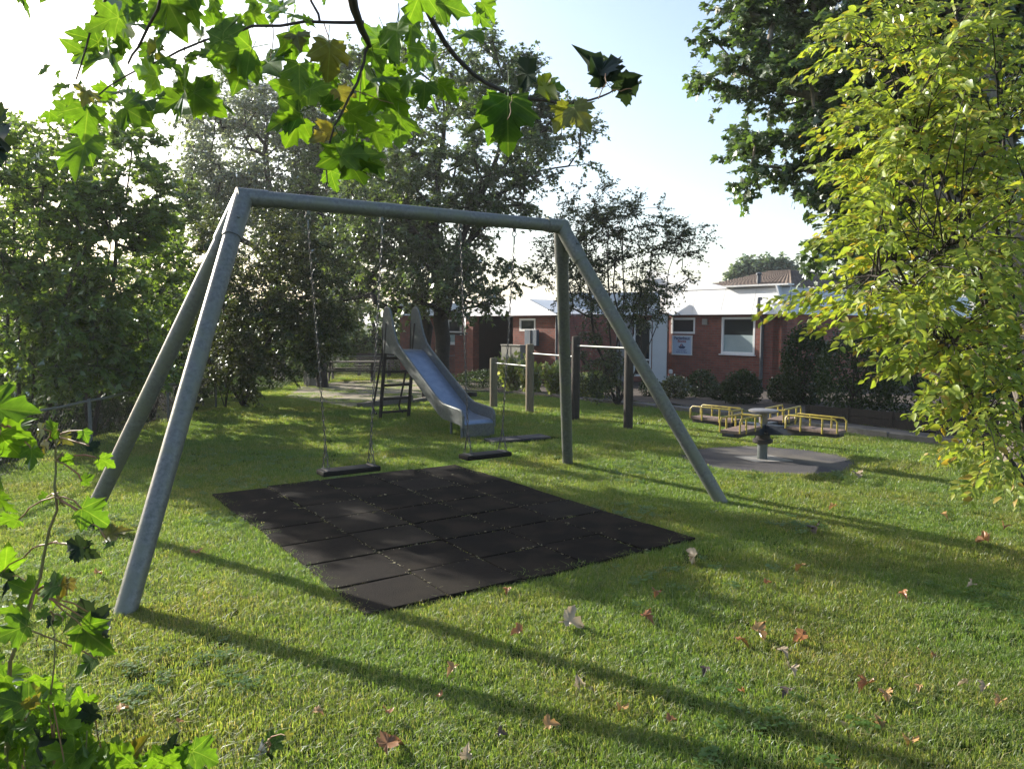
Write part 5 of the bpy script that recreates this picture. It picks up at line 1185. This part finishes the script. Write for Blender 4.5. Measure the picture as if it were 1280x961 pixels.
# ================================================================== SAPLINGS AND WEEDS, bottom left
def sapling(label, pts, r0_, leaves, d, seed):
    P_ = [Y(x, y, d) for x, y in pts]; b_ = P_[0].copy(); b_[2] = gz(b_[0], b_[1])-.02
    root = empty('maple_sapling', (b_[0], b_[1], float(gz(b_[0], b_[1]))), label, 'sapling', None)
    stem([b_]+P_, r0_, r0_*.35, nm='stem', mat='greenstem', par=root)
    for (x, y, s, a, k) in leaves:
        o = place(x, y, s*.82, a, d=d+r.normal(0, .06), kind=k, par=root, tilt=.5)
        j = min(range(len(pts)), key=lambda q: hypot(pts[q][0]-x, pts[q][1]-y+12)); q0 = P_[j]; q1 = np.array(o.matrix_basis.translation)+np.array([root.location.x, root.location.y, root.location.z])
        stem([q0, (q0+q1)/2+np.array([0, 0, .012]), q1], .0022, .0016, nm='leaf_stalk', mat='redstem', par=root)
    return root
sapling('spindly maple sapling with curled reddish tip, left of the near swing leg', [(5, 845), (28, 785), (45, 740), (60, 680), (70, 620), (70, 575), (68, 548)], .0055,
        [(62, 535, 34, 160, 0), (48, 540, 26, 200, 1), (80, 548, 26, -20, 1), (107, 545, 20, -60, 0), (118, 562, 22, -20, 2), (85, 576, 20, -60, 0), (55, 560, 22, -120, 1), (134, 578, 26, -30, 0), (110, 598, 20, 10, 0), (92, 682, 34, 170, 2), (108, 690, 34, -40, 2), (60, 735, 44, 200, 0), (78, 735, 34, -100, 1), (20, 765, 44, 150, 0), (70, 745, 26, -80, 0), (8, 700, 48, 60, 0), (5, 725, 40, 200, 2), (28, 735, 44, 170, 0), (100, 770, 40, 190, 2), (118, 800, 66, -50, 0), (130, 782, 52, -10, 2), (105, 832, 40, 200, 0), (12, 790, 50, 190, 0), (6, 650, 40, 180, 0), (146, 664, 38, 20, 1), (136, 672, 34, 190, 0), (120, 645, 50, -40, 0), (52, 622, 18, 170, 0), (76, 627, 16, -60, 1)], 1.75, 1)
sapling('large-leaved maple shoot at the left picture edge level with the fence', [(-30, 800), (-25, 640), (-12, 560), (0, 530)], .006,
        [(10, 510, 74, 15, 0), (22, 545, 66, -30, 0), (12, 560, 60, -80, 0), (-5, 590, 60, -80, 0), (40, 572, 34, -100, 0), (5, 630, 40, -60, 0), (28, 528, 40, 40, 0)], 1.5, 2)
sapling('thin straight shoot beside the sapling, below the dark lobed leaf', [(64, 880), (66, 840), (67, 800), (66, 768)], .0028, [(72, 772, 24, 160, 0), (60, 778, 20, 200, 2), (55, 765, 20, 100, 0)], 1.7, 3)
r = np.random.default_rng(205)
wd0 = empty('weed_clump', gp(-1.15, 1.75), 'dense clump of lobed weeds filling the bottom left corner', 'weeds')
for k in range(190):
    x = r.uniform(-30, 105) if k < 160 else r.uniform(90, 260); y = r.uniform(835+max(0, x)*.35, 985) if x < 110 else r.uniform(935, 985); d = r.uniform(1.6, 2.0)
    o = place(x, y, r.uniform(20, 44), r.uniform(0, 360), d=d, kind=0 if r.random() < .93 else (1 if r.random() < .5 else 2), par=wd0, tilt=.7)
wms = tmpl_mesh('leaf', maple_template(curl=.3, fold=.15), M['lf_weed'], petiole=.4, variants=2)
for k in range(26):
    x = r.uniform(-20, 120); a_ = Y(x, r.uniform(870, 960), r.uniform(1.6, 2.0)); b_ = np.array([a_[0]+r.normal(0, .05), a_[1]+r.normal(0, .05), float(gz(a_[0], a_[1]))])
    stem([b_, (a_+b_)/2+r.normal(0, .02, 3), a_], .0025, .0015, nm='stem', mat='greenstem' if k % 2 else 'redstem', par=wd0)
sapling('low maple seedling at the bottom edge with two upright leaf stalks', [(225, 990), (222, 955)], .002, [(200, 945, 40, 120, 0), (235, 940, 44, 60, 0), (215, 930, 30, 90, 2), (250, 955, 40, 10, 0), (180, 955, 36, 170, 0)], 2.0, 4)
sapling('small seedling at the bottom edge with one pale folded leaf', [(308, 985), (325, 940), (335, 925)], .0018, [(348, 922, 36, 25, 0), (330, 940, 28, -150, 2), (362, 918, 14, 10, 1)], 2.1, 5)
sapling('tiny weed seedling with a single leaf near the bottom edge', [(150, 985), (146, 945)], .0018, [(130, 938, 46, 175, 0), (158, 948, 26, 10, 0)], 2.0, 6)

# ================================================================== FALLEN LEAVES
fk = {'r': 'dead_rust', 't': 'dead_tan', 'p': 'dead_pale', 'd': 'dead_dark'}
fm = {k: tmpl_mesh('fallen_leaf', maple_template(curl=.9, fold=.7), M[v], petiole=.3, variants=3, jitter=.07, bend=.9) for k, v in fk.items()}
FL = [(634,747,10,'r','small orange leaf at the front edge of the rubber mat'),(646,802,14,'r','rust-brown leaf lying on the shadow stripe below the mat'),(809,782,15,'r','red-orange leaf in the shade right of the mat\'s front corner'),(820,750,11,'r','orange-brown leaf just above the red-orange one in the shade'),
 (716,790,26,'p','large pale curled leaf on the lawn in front of the mat'),(727,866,26,'p','upright pale beige leaf standing in the grass at centre'),(565,848,14,'t','orange leaf on the lawn between two leg shadows'),(549,883,9,'r','little brownish leaf below the orange one'),(485,904,12,'r','brown-red leaf in the front lawn left of centre'),
 (489,944,30,'r','big brown leaf at the bottom edge of the lawn'),(777,899,14,'t','tan-orange leaf beside the long front shadow'),(689,923,17,'t','tan and white leaf in the front grass'),(627,931,11,'d','dark brown leaf scrap in the front grass'),(583,958,15,'p','pale rounded leaf cut by the bottom edge'),(840,916,12,'r','red-brown leaf on the dark front stripe'),
 (865,707,20,'p','pale grey curled leaf right below the mat\'s right corner'),(999,717,13,'t','tan leaf inside the broad shadow at right'),(1018,667,15,'d','brown crumpled leaf on the sunny lawn near the right swing legs\' shadow'),(1227,683,15,'r','red leaf on the lawn at the far right'),(1255,665,9,'r','rust leaf scrap near the right picture edge'),
 (1213,740,9,'p','small whitish leaf at the right of the lawn'),(950,802,22,'t','bright orange-cream leaf in the sunny patch'),(928,813,15,'r','rust leaf touching the bright orange-cream one'),(999,809,18,'r','brown leaf with a long pale curved stalk'),(979,827,13,'p','beige leaf below the stalked leaf'),(990,850,14,'p','flat beige leaf scrap two below the stalked leaf'),
 (1129,751,10,'r','small red leaf at the rim of the broad shadow'),(1167,823,11,'r','upright rust leaf in the right foreground'),(1150,820,9,'r','tiny rust leaf left of the upright one'),(1080,871,18,'r','rust and white leaf in the right foreground'),(1107,882,15,'t','tan folded leaf beside the rust and white one'),(1102,914,22,'t','tall orange leaf standing near the bottom right'),
 (1137,941,17,'t','rounded tan leaf near the bottom right corner'),(1058,913,12,'p','straw-coloured leaf left of the tall orange leaf'),(1203,868,10,'p','small cream leaf at lower right'),(1229,874,12,'p','pale grey leaf next to the small cream one'),(1248,892,13,'t','light brown leaf near the right edge'),(1148,872,9,'t','small orange leaf scrap right of the rust and white leaf'),
 (881,850,12,'d','nearly black leaf scrap in the front lawn'),(983,878,17,'d','grey-brown dry leaf in the right foreground'),(927,878,8,'r','tiny red-brown leaf scrap left of the grey-brown one'),(246,697,13,'r','brownish leaf on the lawn behind the near swing leg'),(124,726,9,'t','small tan leaf left of the near swing leg'),(155,900,14,'t','orange leaf on the lawn by the weeds'),
 (226,917,9,'r','tiny rusty leaf at lower left'),(398,904,12,'t','orange leaf half hidden in the lower left grass'),(1254,617,17,'t','orange leaf at the right edge near the shrub\'s foot'),(1072,598,12,'p','pale leaf scraps by the crumb surface of the carousel'),(1217,609,9,'p','pale leaf below the yellow-green shrub'),(960,738,8,'r','small rusty leaf in the shade right of centre'),(1040,640,8,'t','small tan leaf on the far sunny lawn'),(1180,650,8,'t','small tan leaf near the far right lawn edge')]
for (x, y, s, k, lab) in FL:
    g = G(x, y); s_ = s*1.1*g[1]/FPX; t = np.array([r.normal(), r.normal(), r.uniform(-.2, .3)]); n_ = np.array([r.normal(0, .3), r.normal(0, .3)-.2, 1.]); up = .05
    if 'upright' in lab or 'tall' in lab: t = np.array([r.normal(0, .3), .2, 1.]); n_ = np.array([.2, -1., .1]); up = 0.01
    p = g+np.array([0, 0, up]); p = p-unit(t)*s_*.4
    o = leaf_object('fallen_leaf', fm[k][r.integers(3)], p, t, n_, s_, None); tag(o, lab, 'fallen leaf', 'fallen leaves on the lawn')

# ================================================================== GRASS (geometry nodes: clumps on scattered points)
def blade_clump(nb, rad, h, seed, lean=.5):
    r = np.random.default_rng(seed); a = r.random(nb)*2*pi; q = np.sqrt(r.random(nb))*rad; base = np.c_[q*np.cos(a), q*np.sin(a), np.full(nb, -.008)]
    hd = r.random(nb)*2*pi; ln = np.abs(r.normal(0, lean, nb)); hh = h*(.45+.75*r.random(nb)); wd_b = .0011+.0013*r.random(nb)
    d = np.c_[np.cos(hd), np.sin(hd), np.zeros(nb)]; s_ = np.c_[-np.sin(hd), np.cos(hd), np.zeros(nb)]
    tw = r.normal(0, .5, nb)[:, None]; s_ = unit(s_+d*tw)
    mid = base+np.c_[d[:, :2]*(ln*hh*.3)[:, None], hh*.6]; tip = base+np.c_[d[:, :2]*(ln*hh)[:, None], hh*(1-.25*np.minimum(ln, 1.2))]
    V = np.stack([base-s_*wd_b[:, None], base+s_*wd_b[:, None], mid-s_*wd_b[:, None]*.8, mid+s_*wd_b[:, None]*.8, tip], 1).reshape(-1, 3)
    f = np.array([(0, 1, 3), (0, 3, 2), (2, 3, 4)]); F = (f[None]+(np.arange(nb)*5)[:, None, None]).reshape(-1, 3)
    t = r.random(nb)*.86; t = np.where(r.random(nb) < .07, .97, t)
    return npmesh('blades', V, F, {'tint': np.repeat(t, 5)})
gcol = bpy.data.collections.new('grass_clumps')
for k in range(6):
    me = blade_clump(88 if k < 4 else 60, .085 if k < 4 else .07, (.030, .034, .030, .036, .048, .046)[k], 300+k, (.5, .6, .8, .45, .7, 1.1)[k]); me.materials.append(M['grass']); gcol.objects.link(bpy.data.objects.new('clump', me))
def scatter(regions):
    r = np.random.default_rng(400); out = []; sc = []
    for (y0, y1, dens, s0) in regions:
        w0 = .74*y1+1.2; n = int(dens*(y1-y0)*2*w0); x = r.uniform(-w0, w0, n); y = r.uniform(y0, y1, n)
        m = (np.abs(x) < .74*y+1.3); x, y = x[m], y[m]
        for pl_ in NOGRASS: m = ~inpoly(x, y, pl_); x, y = x[m], y[m]
        m = (x > -7.5) | (y < 5); x, y = x[m], y[m]
        # tone: uneven growth
        nz_ = .5+.5*np.sin(x*2.1+1.3*np.sin(y*1.7))*np.sin(y*2.6+1.1*np.sin(x*1.9)); hh = s0*(.7+.45*nz_*r.random(len(x))+.25*r.random(len(x)))
        out.append(np.c_[x, y, gz(x, y)]); sc.append(hh)
    P_ = np.concatenate(out); s_ = np.concatenate(sc); return P_, s_
GP, GS = scatter([(2.0, 5.0, 600, 1.0), (5.0, 8.0, 420, 1.05), (8.0, 12.0, 230, 1.25), (12.0, 20.0, 100, 1.6), (20, 32, 30, 2.2)])
nz2 = np.sin(GP[:, 0]*1.7+np.sin(GP[:, 1]*2.3)*1.4)*np.sin(GP[:, 1]*1.9+np.sin(GP[:, 0]*2.9)*1.2)+.5*np.sin(GP[:, 0]*5.1+GP[:, 1]*3.7)*np.sin(GP[:, 1]*6.3)
kp = rng.random(len(GP)) < np.where(nz2 < -.8, .75, 1.0); GP = GP[kp]; GS = GS[kp]*np.where(nz2[kp] > .8, 1.25, 1.0)
# a longer fringe along the mat and the posts' feet
r = np.random.default_rng(401); ex = []
pm = np.array(matpoly)
for a_, b_ in zip(pm, np.roll(pm, -1, 0)):
    n = int(np.linalg.norm(b_-a_)*42); t = r.random(n)[:, None]; o_ = unit((a_+b_)/2-MC)[None]; ex.append(a_+(b_-a_)*t+o_*(r.uniform(-.045, .10, (n, 1))-.05*np.maximum(0, np.sin(t*17+a_[0])*np.sin(t*7.3))))
dp_ = np.array(discpoly); k_ = r.integers(0, len(dp_), 230); ex.append(dp_[k_]+(np.roll(dp_, -1, 0)[k_]-dp_[k_])*r.random((230, 1))+unit(dp_[k_]-CC)*r.uniform(-.05, .05, (230, 1)))
for ft in (LN, LF, RN, RF): n = 26; a_ = r.random(n)*6.28; q_ = r.uniform(.06, .13, n); ex.append(np.c_[ft[0]+q_*np.cos(a_), ft[1]+q_*np.sin(a_)])
ex = np.concatenate(ex); GP = np.r_[GP, np.c_[ex, gz(ex[:, 0], ex[:, 1])]]; GS = np.r_[GS, r.uniform(.6, 1.25, len(ex))]
pm_ = bpy.data.meshes.new('grass_points'); pm_.vertices.add(len(GP)); pm_.vertices.foreach_set('co', GP.astype(np.float32).ravel())
at_ = pm_.attributes.new('sc', 'FLOAT', 'POINT'); at_.data.foreach_set('value', GS.astype(np.float32))
go = obj('grass', pm_, M['grass']); tag(go, 'short green lawn grass covering the ground', 'grass', kind='stuff')
def gn_scatter(o, col, smin=.75, smax=1.25):
    ng = bpy.data.node_groups.new('scatter', 'GeometryNodeTree'); ng.interface.new_socket('Geometry', in_out='INPUT', socket_type='NodeSocketGeometry'); ng.interface.new_socket('Geometry', in_out='OUTPUT', socket_type='NodeSocketGeometry')
    n = ng.nodes; L = ng.links.new; gi = n.new('NodeGroupInput'); gout = n.new('NodeGroupOutput'); ci = n.new('GeometryNodeCollectionInfo'); ci.inputs['Collection'].default_value = col
    ci.inputs['Separate Children'].default_value = True; ci.inputs['Reset Children'].default_value = True; ip = n.new('GeometryNodeInstanceOnPoints'); ip.inputs['Pick Instance'].default_value = True
    m2p = n.new('GeometryNodeMeshToPoints'); L(gi.outputs[0], m2p.inputs[0]); L(m2p.outputs[0], ip.inputs['Points']); L(ci.outputs[0], ip.inputs['Instance'])
    rv = n.new('FunctionNodeRandomValue'); rv.data_type = 'FLOAT_VECTOR'; rv.inputs[0].default_value = (-.1, -.1, 0); rv.inputs[1].default_value = (.1, .1, 6.283); L(rv.outputs[0], ip.inputs['Rotation'])
    na = n.new('GeometryNodeInputNamedAttribute'); na.data_type = 'FLOAT'; na.inputs['Name'].default_value = 'sc'; L(na.outputs['Attribute'], ip.inputs['Scale']); L(ip.outputs[0], gout.inputs[0])
    md = o.modifiers.new('scatter', 'NODES'); md.node_group = ng
gn_scatter(go, gcol)
r = np.random.default_rng(402); sp_ = np.array(sandpoly); q = np.c_[r.uniform(sp_[:, 0].min(), sp_[:, 0].max(), 5200), r.uniform(sp_[:, 1].min(), sp_[:, 1].max(), 5200)]; q = q[inpoly(q[:, 0], q[:, 1], sandpoly)]
q = q[(np.sin(q[:, 0]*2.2+np.sin(q[:, 1]*1.1))*np.sin(q[:, 1]*1.7)+r.normal(0, .4, len(q))) > .35]; e_v = np.c_[q, gz(q[:, 0], q[:, 1])]
em = bpy.data.meshes.new('earth_grass'); em.from_pydata([tuple(v_) for v_ in e_v], [], []); at_ = em.attributes.new('sc', 'FLOAT', 'POINT'); at_.data.foreach_set('value', r.uniform(.7, 1.5, len(e_v)).astype(np.float32))
eo = obj('sparse_grass', em, M['grass']); tag(eo, 'sparse grass tufts growing over the bare sandy earth', 'grass', kind='stuff'); gn_scatter(eo, gcol)
# clover and daisy-leaf rosettes in the lawn
V0, F0 = ovate_template(wd=.42, curl=.1, fold=.1); vc = []; fc = []; tc_ = []; r = np.random.default_rng(420)
for k in range(14):
    a = r.random()*6.28; o_ = np.array([r.normal(0, .03), r.normal(0, .03), r.uniform(.018, .034)])
    for q in range(3):
        b_ = a+q*2.09; Mz = np.array([[cos(b_), -sin(b_), 0], [sin(b_), cos(b_), 0], [0, 0, 1]]); i = len(vc)*10; vc.append((V0*.013) @ Mz.T+o_); fc.append(F0+i); tc_.append(np.full(10, r.random()*.6))
cm = npmesh('clover', np.concatenate(vc), np.concatenate(fc), {'tint': np.concatenate(tc_)}); cm.materials.append(M['lf_weed']); cc_ = bpy.data.collections.new('clover'); cc_.objects.link(bpy.data.objects.new('clover_tuft', cm))
cen = np.c_[r.uniform(-3.5, 5, 34), r.uniform(2.6, 9, 34)]; CP = np.concatenate([c+r.normal(0, r.uniform(.10, .4), (22, 2)) for c in cen])
for pl_ in NOGRASS: CP = CP[~inpoly(CP[:, 0], CP[:, 1], pl_)]
pm_ = bpy.data.meshes.new('clover_points'); pm_.from_pydata([(x, y, float(gz(x, y))) for x, y in CP], [], []); at_ = pm_.attributes.new('sc', 'FLOAT', 'POINT'); at_.data.foreach_set('value', r.uniform(.7, 1.3, len(CP)).astype(np.float32))
co_ = obj('clover', pm_, M['lf_weed']); tag(co_, 'low clover patches growing among the lawn grass', 'clover', kind='stuff'); gn_scatter(co_, cc_)
# moss, crumbs and sprouting grass in the mat's joints
r = np.random.default_rng(410); V = []; F = []
for k in range(900):
    if r.random() < .62: u = (r.integers(1, nu)-nu/2)*MW/nu+r.normal(0, .006); v = r.uniform(-.5, .5)*ML
    else: v = (r.integers(1, nv)-nv/2)*ML/nv+r.normal(0, .006); u = r.uniform(-.5, .5)*MW
    c = MC+mu_*u+mv_*v; z = float(gz(*c))+.027; s_ = r.uniform(.003, .011)*r.random()**.5; i = len(V)
    V += [(c[0]+r.normal(0, s_), c[1]+r.normal(0, s_), z+r.uniform(0, s_)) for _ in range(4)]; F += [(i, i+1, i+2), (i, i+2, i+3), (i, i+3, i+1), (i+1, i+3, i+2)]
cr = obj('crumbs', npmesh('crumbs', V, F), surf('pale_debris', (.30, .26, .18), (.12, .13, .05), scale=60), mat_root); cr['kind'] = 'stuff'
jc = bpy.data.collections.new('joint_grass'); me = blade_clump(10, .014, .028, 350, .9); me.materials.append(M['grass']); jc.objects.link(bpy.data.objects.new('tuft', me))
V = []
for k in range(420):
    if r.random() < .6: u = (r.integers(1, nu)-nu/2)*MW/nu; v = r.uniform(-.5, .5)*ML
    else: v = (r.integers(1, nv)-nv/2)*ML/nv; u = r.uniform(-.5, .5)*MW
    c = MC+mu_*u+mv_*v; V.append((c[0], c[1], float(gz(*c))+.016))
jm = bpy.data.meshes.new('joint_grass'); jm.from_pydata(V, [], []); a_ = jm.attributes.new('sc', 'FLOAT', 'POINT'); a_.data.foreach_set('value', r.uniform(.6, 1.5, len(V)).astype(np.float32))
jo = obj('joint_grass', jm, M['grass']); tag(jo, 'thin grass sprouting from the joints of the rubber mat', 'grass', kind='stuff'); gn_scatter(jo, jc)


# ================================================================== MORNING HAZE
hz = MB().box((0, 1100, 12.2), (3300, 3100, 30)).build('haze', None); hz['kind'] = 'stuff'; hz['label'] = 'thin bright morning haze in the air'
m_, t_, out_ = nodes('haze_air'); pv = N(t_, 'ShaderNodeVolumePrincipled'); pv.inputs['Density'].default_value = .0007; pv.inputs['Color'].default_value = (.92, .95, 1, 1); pv.inputs['Anisotropy'].default_value = .3
t_.links.new(pv.outputs[0], out_.inputs['Volume']); hz.data.materials.append(m_)
SC.cycles.volume_bounces = 0; SC.cycles.volume_step_rate = 5
